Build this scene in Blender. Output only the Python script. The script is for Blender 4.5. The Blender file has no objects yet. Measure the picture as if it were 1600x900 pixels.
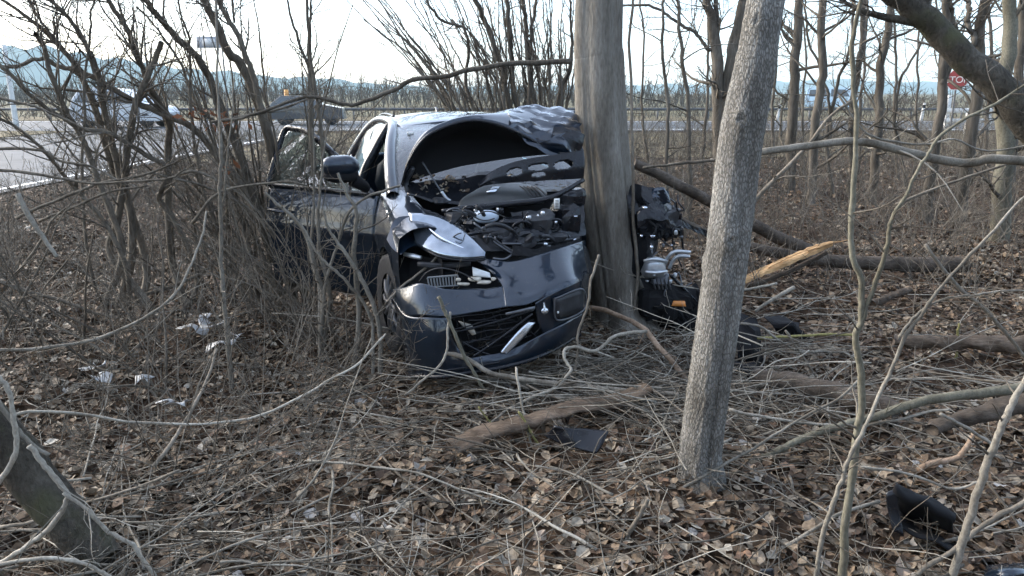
import bpy, bmesh, math, random
import numpy as np
from math import radians, sin, cos, pi
random.seed(7)
rng = np.random.default_rng(11)
S = bpy.context.scene
COL = S.collection

# ------------------------------------------------------------------ camera, sky, sun, exposure
PITCH, FPX, CAMH = radians(14.16), 1209.0, 1.65
cam = bpy.data.cameras.new('camera')
cam.sensor_width = 36.0
cam.lens = 36.0 * FPX / 1600.0
cam.clip_start, cam.clip_end = 0.05, 30000
camo = bpy.data.objects.new('camera', cam)
camo.location = (0, 0, CAMH)
camo.rotation_euler = (pi / 2 - PITCH, 0, 0)
COL.objects.link(camo)
S.camera = camo

SUN_AZ, SUN_EL = radians(-62), radians(24)          # azimuth from +Y, clockwise
w = bpy.data.worlds.new('World')
S.world = w
w.use_nodes = True
nt = w.node_tree
sky = nt.nodes.new('ShaderNodeTexSky')
sky.sky_type = 'NISHITA'
sky.sun_disc = False
sky.sun_elevation = SUN_EL
sky.sun_rotation = SUN_AZ
sky.air_density = .8
sky.dust_density = 2.2
sky.ozone_density = 1.2
bg = nt.nodes['Background']
bg.inputs['Strength'].default_value = 0.11
veil = nt.nodes.new('ShaderNodeMixRGB')          # thin even high cloud over the whole sky
veil.inputs[0].default_value = .25
veil.inputs[2].default_value = (2.8, 2.68, 2.5, 1)
nt.links.new(sky.outputs[0], veil.inputs[1])
nt.links.new(veil.outputs[0], bg.inputs[0])

sun = bpy.data.lights.new('sun', 'SUN')
sun.energy = 0.9
sun.angle = radians(40)
sun.color = (1.0, 0.965, 0.92)
suno = bpy.data.objects.new('sun', sun)
suno.rotation_euler = (pi / 2 - SUN_EL, 0, pi - SUN_AZ)
COL.objects.link(suno)

S.view_settings.view_transform = 'Standard'
S.view_settings.look = 'None'
S.view_settings.exposure = 2.95
S.view_settings.gamma = 1.0

# ------------------------------------------------------------------ survey helpers (photo point + distance -> place)
_c, _s = cos(PITCH), sin(PITCH)
def ray(u, v):
    y = (450 - v) / FPX
    return np.array([(u - 800) / FPX, _c + y * _s, -_s + y * _c])
EYE = np.array([0, 0, CAMH])
def G(u, v, z=0.0):
    d = ray(u, v)
    return EYE + d * ((z - CAMH) / d[2])
def P(u, v, Y):
    d = ray(u, v)
    return EYE + d * (Y / d[1])
CAR0 = np.array([.32, 4.22, 0]); CARTH = radians(17)
EX = np.array([cos(CARTH), sin(CARTH), 0]); EY = np.array([-sin(CARTH), cos(CARTH), 0])
def C(u, v, y):
    d = ray(u, v); o = EYE - CAR0
    q = o + d * ((y - o @ EY) / (d @ EY))
    return np.array([q @ EX, q @ EY, q[2]])

# ------------------------------------------------------------------ materials
def new_mat(name):
    m = bpy.data.materials.new(name); m.use_nodes = True
    n = m.node_tree
    return m, n, n.nodes['Principled BSDF'], n.links
def simple(name, col, rough=.6, metal=0, spec=.5, coat=0, noise=0, nscale=20, bump=0):
    m, n, b, L = new_mat(name)
    b.inputs['Base Color'].default_value = (*col, 1)
    b.inputs['Roughness'].default_value = rough
    b.inputs['Metallic'].default_value = metal
    b.inputs['Specular IOR Level'].default_value = spec
    b.inputs['Coat Weight'].default_value = coat
    b.inputs['Coat Roughness'].default_value = .04
    if noise or bump:
        tc = n.nodes.new('ShaderNodeTexCoord'); t = n.nodes.new('ShaderNodeTexNoise')
        t.inputs['Scale'].default_value = nscale; t.inputs['Detail'].default_value = 5
        L.new(tc.outputs['Object'], t.inputs['Vector'])
        if noise:
            r = n.nodes.new('ShaderNodeValToRGB')
            r.color_ramp.elements[0].position = .3; r.color_ramp.elements[1].position = .7
            r.color_ramp.elements[0].color = (*[c * (1 - noise) for c in col], 1)
            r.color_ramp.elements[1].color = (*[min(1, c * (1 + noise)) for c in col], 1)
            L.new(t.outputs[0], r.inputs[0]); L.new(r.outputs[0], b.inputs['Base Color'])
        if bump:
            bp = n.nodes.new('ShaderNodeBump'); bp.inputs['Strength'].default_value = bump
            bp.inputs['Distance'].default_value = .01
            L.new(t.outputs[0], bp.inputs['Height']); L.new(bp.outputs[0], b.inputs['Normal'])
    return m
def bark(name, dark, light, scale=(40, 40, 8), bump=.6, dist=.01, kind='noise', rough=.9, tint=False, moss=None):
    m, n, b, L = new_mat(name)
    tc = n.nodes.new('ShaderNodeTexCoord'); mp = n.nodes.new('ShaderNodeMapping')
    mp.inputs['Scale'].default_value = scale
    L.new(tc.outputs['Object'], mp.inputs['Vector'])
    t = n.nodes.new('ShaderNodeTexNoise'); t.inputs['Scale'].default_value = 1.0
    t.inputs['Detail'].default_value = 6; t.inputs['Roughness'].default_value = .65
    L.new(mp.outputs[0], t.inputs['Vector'])
    h = t.outputs[0]
    if kind == 'cells':
        wv = n.nodes.new('ShaderNodeVectorMath'); wv.operation = 'MULTIPLY_ADD'
        wv.inputs[1].default_value = (1.15, 1.15, 1.15)
        L.new(t.outputs['Color'], wv.inputs[0]); L.new(mp.outputs[0], wv.inputs[2])
        vo = n.nodes.new('ShaderNodeTexVoronoi'); vo.feature = 'DISTANCE_TO_EDGE'
        vo.inputs['Scale'].default_value = 1.0
        L.new(wv.outputs[0], vo.inputs['Vector'])
        mr = n.nodes.new('ShaderNodeMapRange'); mr.inputs['From Max'].default_value = .24
        L.new(vo.outputs['Distance'], mr.inputs['Value'])
        mx = n.nodes.new('ShaderNodeMath'); mx.operation = 'MULTIPLY_ADD'
        mx.inputs[1].default_value = .35
        L.new(t.outputs[0], mx.inputs[0])
        mm = n.nodes.new('ShaderNodeMath'); mm.operation = 'MULTIPLY'; mm.inputs[1].default_value = .65
        L.new(mr.outputs[0], mm.inputs[0]); L.new(mm.outputs[0], mx.inputs[2])
        h = mx.outputs[0]
    r = n.nodes.new('ShaderNodeValToRGB')
    r.color_ramp.elements[0].position = .28; r.color_ramp.elements[1].position = .72
    r.color_ramp.elements[0].color = (*dark, 1); r.color_ramp.elements[1].color = (*light, 1)
    L.new(h, r.inputs[0])
    tb_ = n.nodes.new('ShaderNodeTexNoise'); tb_.inputs['Scale'].default_value = 1.0; tb_.inputs['Detail'].default_value = 5
    mb_ = n.nodes.new('ShaderNodeMapping'); mb_.inputs['Scale'].default_value = (7, 7, 2.6 if kind == 'cells' else 1.3)
    L.new(tc.outputs['Object'], mb_.inputs['Vector']); L.new(mb_.outputs[0], tb_.inputs['Vector'])
    rb_ = n.nodes.new('ShaderNodeValToRGB')
    rb_.color_ramp.elements[0].position = .32; rb_.color_ramp.elements[0].color = (.52, .49, .45, 1)
    rb_.color_ramp.elements[1].position = .68; rb_.color_ramp.elements[1].color = (1.2, 1.2, 1.19, 1)
    L.new(tb_.outputs[0], rb_.inputs[0])
    xb_ = n.nodes.new('ShaderNodeMixRGB'); xb_.blend_type = 'MULTIPLY'; xb_.inputs[0].default_value = 1
    L.new(r.outputs[0], xb_.inputs[1]); L.new(rb_.outputs[0], xb_.inputs[2])
    colo = xb_.outputs[0]
    if moss:
        t2 = n.nodes.new('ShaderNodeTexNoise'); t2.inputs['Scale'].default_value = 5
        t2.inputs['Detail'].default_value = 4
        L.new(tc.outputs['Object'], t2.inputs['Vector'])
        mr2 = n.nodes.new('ShaderNodeMapRange'); mr2.inputs['From Min'].default_value = .5
        mr2.inputs['From Max'].default_value = .68
        L.new(t2.outputs[0], mr2.inputs['Value'])
        mix = n.nodes.new('ShaderNodeMixRGB'); mix.inputs[2].default_value = (*moss, 1)
        L.new(mr2.outputs[0], mix.inputs[0]); L.new(colo, mix.inputs[1]); colo = mix.outputs[0]
    if tint:
        a = n.nodes.new('ShaderNodeAttribute'); a.attribute_name = 'tint'
        r2 = n.nodes.new('ShaderNodeValToRGB')
        e = r2.color_ramp.elements
        e[0].color = (.45, .42, .38, 1); e[1].position = 1; e[1].color = (1.55, 1.5, 1.42, 1)
        L.new(a.outputs['Fac'], r2.inputs[0])
        mix = n.nodes.new('ShaderNodeMixRGB'); mix.blend_type = 'MULTIPLY'; mix.inputs[0].default_value = 1
        L.new(colo, mix.inputs[1]); L.new(r2.outputs[0], mix.inputs[2]); colo = mix.outputs[0]
    L.new(colo, b.inputs['Base Color'])
    b.inputs['Roughness'].default_value = rough
    b.inputs['Specular IOR Level'].default_value = .25
    bp = n.nodes.new('ShaderNodeBump'); bp.inputs['Strength'].default_value = bump
    bp.inputs['Distance'].default_value = dist
    L.new(h, bp.inputs['Height']); L.new(bp.outputs[0], b.inputs['Normal'])
    return m
def ramp_attr(name, stops, rough=.75):
    m, n, b, L = new_mat(name)
    a = n.nodes.new('ShaderNodeAttribute'); a.attribute_name = 'tint'
    r = n.nodes.new('ShaderNodeValToRGB'); e = r.color_ramp.elements
    while len(e) < len(stops): e.new(.5)
    for k, (p, c) in enumerate(stops):
        e[k].position = p; e[k].color = (*c, 1)
    tc = n.nodes.new('ShaderNodeTexCoord'); t = n.nodes.new('ShaderNodeTexNoise')
    t.inputs['Scale'].default_value = 60; t.inputs['Detail'].default_value = 3
    L.new(tc.outputs['Object'], t.inputs['Vector'])
    r2 = n.nodes.new('ShaderNodeValToRGB')
    r2.color_ramp.elements[0].position = .35; r2.color_ramp.elements[0].color = (.6, .58, .56, 1)
    r2.color_ramp.elements[1].position = .65; r2.color_ramp.elements[1].color = (1.15, 1.15, 1.15, 1)
    L.new(t.outputs[0], r2.inputs[0])
    mix = n.nodes.new('ShaderNodeMixRGB'); mix.blend_type = 'MULTIPLY'; mix.inputs[0].default_value = 1
    L.new(a.outputs['Fac'], r.inputs[0]); L.new(r.outputs[0], mix.inputs[1]); L.new(r2.outputs[0], mix.inputs[2])
    L.new(mix.outputs[0], b.inputs['Base Color'])
    b.inputs['Roughness'].default_value = rough; b.inputs['Specular IOR Level'].default_value = .3
    return m
def glass(name, tintc, rough=.02, base=.10):
    m, n, b, L = new_mat(name)
    n.nodes.remove(b)
    out = n.nodes['Material Output']
    tr = n.nodes.new('ShaderNodeBsdfTransparent'); tr.inputs[0].default_value = (*tintc, 1)
    gl = n.nodes.new('ShaderNodeBsdfGlossy'); gl.inputs['Roughness'].default_value = rough
    lw = n.nodes.new('ShaderNodeLayerWeight'); pw = n.nodes.new('ShaderNodeMath'); pw.operation = 'POWER'; pw.inputs[1].default_value = 4.0; L.new(lw.outputs['Facing'], pw.inputs[0]); lw = pw
    ad = n.nodes.new('ShaderNodeMath'); ad.operation = 'MULTIPLY_ADD'; ad.use_clamp = True
    ad.inputs[1].default_value = .9; ad.inputs[2].default_value = base
    L.new(lw.outputs[0], ad.inputs[0])
    mx = n.nodes.new('ShaderNodeMixShader')
    L.new(ad.outputs[0], mx.inputs[0]); L.new(tr.outputs[0], mx.inputs[1]); L.new(gl.outputs[0], mx.inputs[2])
    L.new(mx.outputs[0], out.inputs[0])
    return m

M = {}
def car_paint():
    m, n, b, L = new_mat('car_paint')
    b.inputs['Base Color'].default_value = (.0045, .0095, .019, 1)
    b.inputs['Metallic'].default_value = .55
    b.inputs['Roughness'].default_value = .4
    b.inputs['Coat Weight'].default_value = 1
    b.inputs['Coat Roughness'].default_value = .05
    b.inputs['Coat IOR'].default_value = 1.55
    b.inputs['Specular IOR Level'].default_value = .15
    tc = n.nodes.new('ShaderNodeTexCoord')
    t = n.nodes.new('ShaderNodeTexNoise'); t.inputs['Scale'].default_value = 7; t.inputs['Detail'].default_value = 6
    L.new(tc.outputs['Object'], t.inputs['Vector'])
    r = n.nodes.new('ShaderNodeMapRange'); r.inputs['From Min'].default_value = .45; r.inputs['From Max'].default_value = .75
    r.inputs['To Min'].default_value = .015; r.inputs['To Max'].default_value = .10
    L.new(t.outputs[0], r.inputs['Value']); L.new(r.outputs[0], b.inputs['Coat Roughness'])
    dn = n.nodes.new('ShaderNodeTexNoise'); dn.inputs['Scale'].default_value = 30; dn.inputs['Detail'].default_value = 8; dn.inputs['Roughness'].default_value = .8
    L.new(tc.outputs['Object'], dn.inputs['Vector'])
    dr = n.nodes.new('ShaderNodeMapRange'); dr.inputs['From Min'].default_value = .56; dr.inputs['From Max'].default_value = .74; dr.inputs['To Max'].default_value = .55
    L.new(dn.outputs[0], dr.inputs['Value'])
    dx = n.nodes.new('ShaderNodeMixRGB'); dx.inputs[1].default_value = (.0052, .0135, .027, 1); dx.inputs[2].default_value = (.075, .064, .052, 1)
    L.new(dr.outputs[0], dx.inputs[0]); L.new(dx.outputs[0], b.inputs['Base Color'])
    dw = n.nodes.new('ShaderNodeMapRange'); dw.inputs['To Min'].default_value = 1; dw.inputs['To Max'].default_value = .15
    L.new(dr.outputs[0], dw.inputs['Value']); L.new(dw.outputs[0], b.inputs['Coat Weight'])
    bp = n.nodes.new('ShaderNodeBump'); bp.inputs['Strength'].default_value = .10; bp.inputs['Distance'].default_value = .02
    t3 = n.nodes.new('ShaderNodeTexNoise'); t3.inputs['Scale'].default_value = 3.5
    L.new(tc.outputs['Object'], t3.inputs['Vector'])
    L.new(t3.outputs[0], bp.inputs['Height']); L.new(bp.outputs[0], b.inputs['Normal']); L.new(bp.outputs[0], b.inputs['Coat Normal'])
    return m
M['paint'] = car_paint()
M['blackgloss'] = simple('black_gloss_plastic', (.009, .010, .013), .25, spec=.35, noise=.3, nscale=12)
M['blackmatte'] = simple('black_matte', (.010, .010, .011), .85, spec=.2)
M['plastic'] = simple('dark_plastic', (.026, .027, .03), .5, spec=.35, noise=.4, nscale=25, bump=.15)
M['rubber'] = simple('rubber', (.022, .022, .024), .75, noise=.5, nscale=30, bump=.2)
M['alu'] = simple('cast_aluminium', (.50, .52, .54), .42, metal=.7, noise=.25, nscale=18, bump=.3)
M['steel'] = simple('steel', (.12, .125, .135), .45, metal=.7, noise=.3, nscale=20)
M['chrome'] = simple('satin_trim', (.62, .66, .72), .25, metal=.9)
M['white_plastic'] = simple('white_plastic', (.62, .64, .64), .5, noise=.15, nscale=20)
M['cream_plastic'] = simple('cream_plastic', (.42, .39, .33), .5, noise=.3, nscale=30)
M['label'] = simple('paper_label', (.75, .75, .72), .6)
M['seat'] = simple('seat_cloth', (.03, .03, .033), .9)
M['glass'] = glass('window_glass', (.62, .78, .82), base=.20)
def cracked():
    m = glass('cracked_glass', (.5, .56, .58), rough=.12, base=.13); n = m.node_tree; L = n.links
    tc = n.nodes.new('ShaderNodeTexCoord'); vo = n.nodes.new('ShaderNodeTexVoronoi'); vo.feature = 'DISTANCE_TO_EDGE'; vo.inputs['Scale'].default_value = 26
    L.new(tc.outputs['Object'], vo.inputs['Vector'])
    bp = n.nodes.new('ShaderNodeBump'); bp.inputs['Strength'].default_value = .5; bp.inputs['Distance'].default_value = .01
    L.new(vo.outputs['Distance'], bp.inputs['Height'])
    for nd in n.nodes:
        if nd.type == 'BSDF_GLOSSY': L.new(bp.outputs[0], nd.inputs['Normal'])
    return m
M['cracked'] = cracked()
M['lens'] = None
def lens():
    m, n, b, L = new_mat('headlight_lens')
    b.inputs['Roughness'].default_value = .08
    b.inputs['Metallic'].default_value = .8
    b.inputs['Coat Weight'].default_value = 1
    b.inputs['Coat Roughness'].default_value = .02
    tc = n.nodes.new('ShaderNodeTexCoord')
    wv = n.nodes.new('ShaderNodeTexNoise'); wv.inputs['Scale'].default_value = 9; wv.inputs['Detail'].default_value = 3
    L.new(tc.outputs['Object'], wv.inputs['Vector'])
    r = n.nodes.new('ShaderNodeValToRGB')
    r.color_ramp.elements[0].position = .35; r.color_ramp.elements[1].position = .65
    r.color_ramp.elements[0].color = (.10, .13, .17, 1); r.color_ramp.elements[1].color = (.26, .30, .35, 1)
    L.new(wv.outputs[0], r.inputs[0]); L.new(r.outputs[0], b.inputs['Base Color'])
    bp = n.nodes.new('ShaderNodeBump'); bp.inputs['Strength'].default_value = .12; bp.inputs['Distance'].default_value = .02
    L.new(wv.outputs[0], bp.inputs['Height']); L.new(bp.outputs[0], b.inputs['Normal'])
    return m
M['lens'] = lens()
M['orange'] = simple('orange_plastic', (.55, .20, .04), .5)
M['bark_big'] = bark('bark_smooth_grey', (.125, .112, .094), (.255, .24, .21), (70, 70, 16), 1.0, .010)
M['bark_scaly'] = bark('bark_scaly_grey', (.165, .158, .142), (.31, .302, .278), (118, 118, 42), .8, .012, 'cells')
M['bark_dark'] = bark('bark_dark_brown', (.055, .049, .041), (.16, .146, .124), (60, 60, 14), .6, .006, tint=True)
M['bark_twig'] = bark('twig_grey_brown', (.078, .070, .059), (.185, .17, .148), (80, 80, 30), .3, .003, tint=True)
M['bark_pale'] = bark('bark_pale_grey', (.15, .142, .125), (.33, .32, .29), (90, 90, 60), .7, .005, tint=True)
M['bark_green'] = bark('bark_greenish', (.085, .085, .066), (.20, .195, .16), (70, 70, 40), .7, .006, tint=True)
M['bark_mossy'] = bark('bark_mossy', (.045, .04, .032), (.125, .112, .09), (60, 60, 30), 1.0, .03, moss=(.085, .085, .045))
M['bark_back'] = bark('bark_background', (.058, .052, .044), (.155, .143, .125), (30, 30, 6), .6, .012, tint=True)
M['rotten'] = bark('rotten_wood', (.06, .042, .03), (.20, .152, .112), (14, 60, 60), .9, .015)
M['log'] = bark('log_dark', (.045, .037, .03), (.13, .105, .083), (18, 40, 40), .9, .015)
M['splinter'] = bark('fresh_wood', (.50, .275, .115), (.82, .57, .32), (10, 90, 90), .6, .006)
M['brokenwood'] = bark('broken_wood', (.17, .115, .075), (.36, .27, .20), (60, 60, 60), .5, .004)
M['yellow'] = simple('yellow_lichen', (.20, .18, .065), .9, noise=.4, nscale=60)

# ------------------------------------------------------------------ mesh builder
def norm(a):
    return a / np.maximum(np.linalg.norm(a, axis=-1, keepdims=True), 1e-9)
class MB:
    def __init__(s):
        s.v = []; s.q = []; s.t = []; s.tint = []; s.n = 0
    def raw(s, v, quads=None, tris=None, tint=.5):
        v = np.asarray(v, float).reshape(-1, 3)
        if quads is not None and len(quads): s.q.append(np.asarray(quads).reshape(-1, 4) + s.n)
        if tris is not None and len(tris): s.t.append(np.asarray(tris).reshape(-1, 3) + s.n)
        s.v.append(v)
        s.tint.append(np.full(len(v), tint) if np.isscalar(tint) else np.asarray(tint))
        s.n += len(v)
    def tubes(s, paths, rad, n=4, tint=.5, cap=False):
        B, N, _ = paths.shape
        if B == 0: return
        T = norm(np.gradient(paths, axis=1))
        m = norm(paths[:, -1] - paths[:, 0])
        ref = np.where(np.abs(m[:, 2:3]) > .75, np.array([[.9, .3, .1]]), np.array([[.05, .12, 1.]]))[:, None, :]
        U = norm(np.cross(T, np.broadcast_to(ref, T.shape))); V = np.cross(T, U)
        a = np.arange(n) * 2 * pi / n
        ring = U[:, :, None, :] * np.cos(a)[None, None, :, None] + V[:, :, None, :] * np.sin(a)[None, None, :, None]
        if rad.ndim == 2: rad = rad[:, :, None]
        v = paths[:, :, None, :] + ring * rad[:, :, :, None]
        i = np.arange(B)[:, None, None] * N * n + np.arange(N - 1)[None, :, None] * n
        k = np.arange(n)[None, None, :]; k2 = (k + 1) % n
        q = np.stack(np.broadcast_arrays(i + k, i + k2, i + n + k2, i + n + k), -1).reshape(-1, 4)
        tris = []
        if cap:
            vv = v.reshape(-1, 3)
            for b in range(B):
                for j in (0, N - 1):
                    base = b * N * n + j * n
                    for kk in range(1, n - 1):
                        tris.append((base, base + kk, base + kk + 1) if j else (base, base + kk + 1, base + kk))
        tt = tint if np.isscalar(tint) else np.repeat(np.asarray(tint), N * n)
        s.raw(v, q, tris, tt)
    def path(s, pts, r, n=6, res=None, wob=0, tint=.5, cap=False):
        p, rr = smooth(pts, r, res)
        if wob:
            d = np.cumsum(rng.normal(0, 1, p.shape), 0); d -= np.linspace(0, 1, len(p))[:, None] * d[-1]
            d -= d[0] * 0
            p = p + d * wob
        s.tubes(p[None], rr[None], n, tint, cap)
        return p, rr
    def box(s, cx, cy, cz, sx, sy, sz, rz=0, bev=0, tint=.5):
        c, d = cos(rz), sin(rz)
        x, y, z = sx / 2, sy / 2, sz / 2
        if bev:
            vs = []
            for zz, ins in ((-z, bev), (-z + bev, 0), (z - bev, 0), (z, bev)):
                X, Y = x - ins, y - ins; b = bev * .7
                vs += [(-X, -Y + b, zz), (-X + b, -Y, zz), (X - b, -Y, zz), (X, -Y + b, zz), (X, Y - b, zz), (X - b, Y, zz), (-X + b, Y, zz), (-X, Y - b, zz)]
            v = np.array(vs)
            q = [(l * 8 + k, l * 8 + (k + 1) % 8, l * 8 + 8 + (k + 1) % 8, l * 8 + 8 + k) for l in range(3) for k in range(8)]
            t = [(0, k + 1, k) for k in range(1, 7)] + [(24, 24 + k, 25 + k) for k in range(1, 7)]
        else:
            v = np.array([(a, b, e) for e in (-z, z) for a, b in ((-x, -y), (x, -y), (x, y), (-x, y))])
            q = [(0, 3, 2, 1), (4, 5, 6, 7), (0, 1, 5, 4), (1, 2, 6, 5), (2, 3, 7, 6), (3, 0, 4, 7)]; t = []
        w_ = np.stack([v[:, 0] * c - v[:, 1] * d, v[:, 0] * d + v[:, 1] * c, v[:, 2]], -1) + np.array([cx, cy, cz])
        s.raw(w_, q, t, tint)
    def grid(s, pts, tint=.5, keep=None):
        pts = np.asarray(pts); r, c = pts.shape[:2]
        i = np.arange(r - 1)[:, None] * c + np.arange(c - 1)[None, :]
        q = np.stack([i, i + 1, i + c + 1, i + c], -1)
        if keep is not None: q = q[keep]
        s.raw(pts.reshape(-1, 3), q.reshape(-1, 4), None, tint)
    def patch(s, rows, nu=6, nv=6, crumple=0, tint=.5, seed=0):
        g = fine(np.array(rows, float), nu, nv)
        if crumple: g = crush(g, crumple, seed)
        s.grid(g, tint); return g
    def lump(s, c, size, seed=0, k=.18, nu=14, nv=9, rz=0, sq=.75):
        th = np.linspace(0, 2 * pi, nu, endpoint=False); ph = np.linspace(-pi / 2, pi / 2, nv)
        f = lambda a: np.sign(a) * np.abs(a) ** sq
        X = f(np.cos(ph))[:, None] * f(np.cos(th))[None]; Y = f(np.cos(ph))[:, None] * f(np.sin(th))[None]
        Z = np.broadcast_to(f(np.sin(ph))[:, None], X.shape)
        v = np.stack([X, Y, Z], -1)
        r_ = np.random.default_rng(seed); a = r_.normal(0, 1, (4, 3)) * 2.2; o = r_.uniform(0, 6, 4)
        d = sum(np.sin(v @ a[j] + o[j]) for j in range(4)) / 4
        v = v * (1 + k * d)[..., None] * np.array(size) / 2
        v = np.stack([v[..., 0] * cos(rz) - v[..., 1] * sin(rz), v[..., 0] * sin(rz) + v[..., 1] * cos(rz), v[..., 2]], -1) + np.array(c)
        i = np.arange(nv - 1)[:, None] * nu + np.arange(nu)[None]; j = np.arange(nv - 1)[:, None] * nu + (np.arange(nu)[None] + 1) % nu
        s.raw(v.reshape(-1, 3), np.stack([i, j, j + nu, i + nu], -1).reshape(-1, 4))
    def build(s, name, mat, parent=None, origin=None, smooth_=True, weld=0):
        v = np.concatenate(s.v)
        if origin is not None: v = v - np.asarray(origin)
        elif parent is not None and parent.get('_w'): v = v - np.array(parent.location)
        q = np.concatenate(s.q) if s.q else np.zeros((0, 4), int)
        t = np.concatenate(s.t) if s.t else np.zeros((0, 3), int)
        me = bpy.data.meshes.new(name)
        me.vertices.add(len(v)); me.vertices.foreach_set('co', v.astype(np.float32).ravel())
        me.loops.add(len(q) * 4 + len(t) * 3)
        me.loops.foreach_set('vertex_index', np.concatenate([q.ravel(), t.ravel()]).astype(np.int32))
        me.polygons.add(len(q) + len(t))
        st = np.concatenate([np.arange(len(q)) * 4, len(q) * 4 + np.arange(len(t)) * 3]).astype(np.int32)
        me.polygons.foreach_set('loop_start', st)
        me.polygons.foreach_set('use_smooth', np.full(len(q) + len(t), smooth_))
        at = me.attributes.new('tint', 'FLOAT', 'POINT')
        at.data.foreach_set('value', np.concatenate(s.tint).astype(np.float32))
        me.update(calc_edges=True); me.validate()
        if weld:
            b = bmesh.new(); b.from_mesh(me); bmesh.ops.remove_doubles(b, verts=b.verts, dist=weld)
            bmesh.ops.recalc_face_normals(b, faces=b.faces); b.to_mesh(me); b.free()
        if mat: me.materials.append(mat)
        o = bpy.data.objects.new(name, me); COL.objects.link(o)
        if parent is not None: o.parent = parent
        elif origin is not None: o.location = origin
        return o
def catmull(p, m):
    p = np.asarray(p, float); k = len(p)
    if k == 2: 
        t = np.linspace(0, 1, m)[:, None]; return p[0] * (1 - t) + p[1] * t
    e = np.vstack([2 * p[0] - p[1], p, 2 * p[-1] - p[-2]])
    t = np.linspace(0, k - 1, m); i = np.minimum(t.astype(int), k - 2); f = (t - i)[:, None]
    a, b, c, d = e[i], e[i + 1], e[i + 2], e[i + 3]
    return .5 * (2 * b + (c - a) * f + (2 * a - 5 * b + 4 * c - d) * f ** 2 + (3 * b - a - 3 * c + d) * f ** 3)
def smooth(pts, r, res=None):
    pts = np.asarray(pts, float); k = len(pts)
    m = res or max(8, k * 4)
    r = np.interp(np.linspace(0, 1, k), np.linspace(0, 1, len(r)), r) if not np.isscalar(r) else np.full(k, r)
    return catmull(pts, m), np.interp(np.linspace(0, k - 1, m), np.arange(k), r)
def fine(rows, nu, nv):
    R, Cn = rows.shape[:2]
    a = np.stack([catmull(rows[i], (Cn - 1) * nu + 1) for i in range(R)])
    return np.stack([catmull(a[:, j], (R - 1) * nv + 1) for j in range(a.shape[1])], 1)
def crush(g, amp, seed=0):
    r = np.random.default_rng(seed)
    d = np.zeros(g.shape)
    for k in range(7):
        f = r.normal(0, 1, 3) * (9 + 6 * k); ph = r.uniform(0, 6)
        w_ = np.abs(((g @ f + ph) / pi) % 2 - 1) - .5
        d += w_[..., None] * norm(r.normal(0, 1, 3)) * amp / (1 + .35 * k)
    return g + d

def tag(o, label=None, cat=None, group=None, kind=None):
    if label: o['label'] = label
    if cat: o['category'] = cat
    if group: o['group'] = group
    if kind: o['kind'] = kind
    return o
def thing(name, label, cat, loc=(0, 0, 0), group=None, rz=0):
    o = bpy.data.objects.new(name, None); COL.objects.link(o)
    o.location = loc; o.rotation_euler = (0, 0, rz); o.empty_display_size = .2
    if not rz: o['_w'] = 1
    return tag(o, label, cat, group)

# ------------------------------------------------------------------ ground
_hk = np.random.default_rng(3); _hw = []
for lam, am in ((4.5, .035), (3.1, .03), (1.7, .018), (1.1, .014), (.7, .010), (.45, .008)):
    for _ in range(2):
        a = _hk.uniform(0, 2 * pi); _hw.append((cos(a) * 2 * pi / lam, sin(a) * 2 * pi / lam, _hk.uniform(0, 6), am))
def H(x, y):
    x = np.asarray(x, float); y = np.asarray(y, float)
    h = sum(am * np.sin(a * x + b * y + p) for a, b, p, am in _hw)
    fade = np.clip((22 - y) / 8, 0, 1) * np.clip((x + 8.2) / 2.0, 0, 1) * np.clip((y + 15) / 8, 0, 1) * np.clip((24 - x) / 6, 0, 1)
    near = np.exp(-(((x - .8) / .9) ** 2 + ((y - 3.9) / .7) ** 2))
    return h * fade * .8 - .01 + .05 * near * fade
def axis(lo, hi, d, far):
    a = list(np.arange(lo, hi + 1e-6, d)); s_ = d
    while a[-1] < far: s_ *= 1.35; a.append(a[-1] + s_)
    s_ = d
    while a[0] > -far: s_ *= 1.35; a.insert(0, a[0] - s_)
    return np.array(a)
gx, gy = axis(-9, 9, .09, 9000), axis(.8, 16, .09, 9000)
XX, YY = np.meshgrid(gx, gy)
gm = MB(); gm.grid(np.stack([XX, YY, H(XX, YY)], -1))
def ground_mat():
    m, n, b, L = new_mat('forest_soil')
    tc = n.nodes.new('ShaderNodeTexCoord')
    t1 = n.nodes.new('ShaderNodeTexVoronoi'); t1.inputs['Scale'].default_value = 22
    t2 = n.nodes.new('ShaderNodeTexNoise'); t2.inputs['Scale'].default_value = 3; t2.inputs['Detail'].default_value = 8
    L.new(tc.outputs['Object'], t1.inputs['Vector']); L.new(tc.outputs['Object'], t2.inputs['Vector'])
    r = n.nodes.new('ShaderNodeValToRGB'); e = r.color_ramp.elements
    e[0].color = (.025, .018, .013, 1); e[1].color = (.10, .072, .05, 1); x = e.new(.55); x.color = (.055, .037, .026, 1)
    L.new(t1.outputs['Color'], r.inputs[0])
    r2 = n.nodes.new('ShaderNodeValToRGB')
    r2.color_ramp.elements[0].position = .3; r2.color_ramp.elements[0].color = (.55, .5, .45, 1)
    r2.color_ramp.elements[1].position = .7; r2.color_ramp.elements[1].color = (1.2, 1.15, 1.05, 1)
    L.new(t2.outputs[0], r2.inputs[0])
    mx = n.nodes.new('ShaderNodeMixRGB'); mx.blend_type = 'MULTIPLY'; mx.inputs[0].default_value = 1
    L.new(r.outputs[0], mx.inputs[1]); L.new(r2.outputs[0], mx.inputs[2])
    L.new(mx.outputs[0], b.inputs['Base Color']); b.inputs['Roughness'].default_value = .95
    b.inputs['Specular IOR Level'].default_value = .1
    bp = n.nodes.new('ShaderNodeBump'); bp.inputs['Strength'].default_value = .8; bp.inputs['Distance'].default_value = .02
    L.new(t1.outputs['Distance'], bp.inputs['Height']); L.new(bp.outputs[0], b.inputs['Normal'])
    return m
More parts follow.
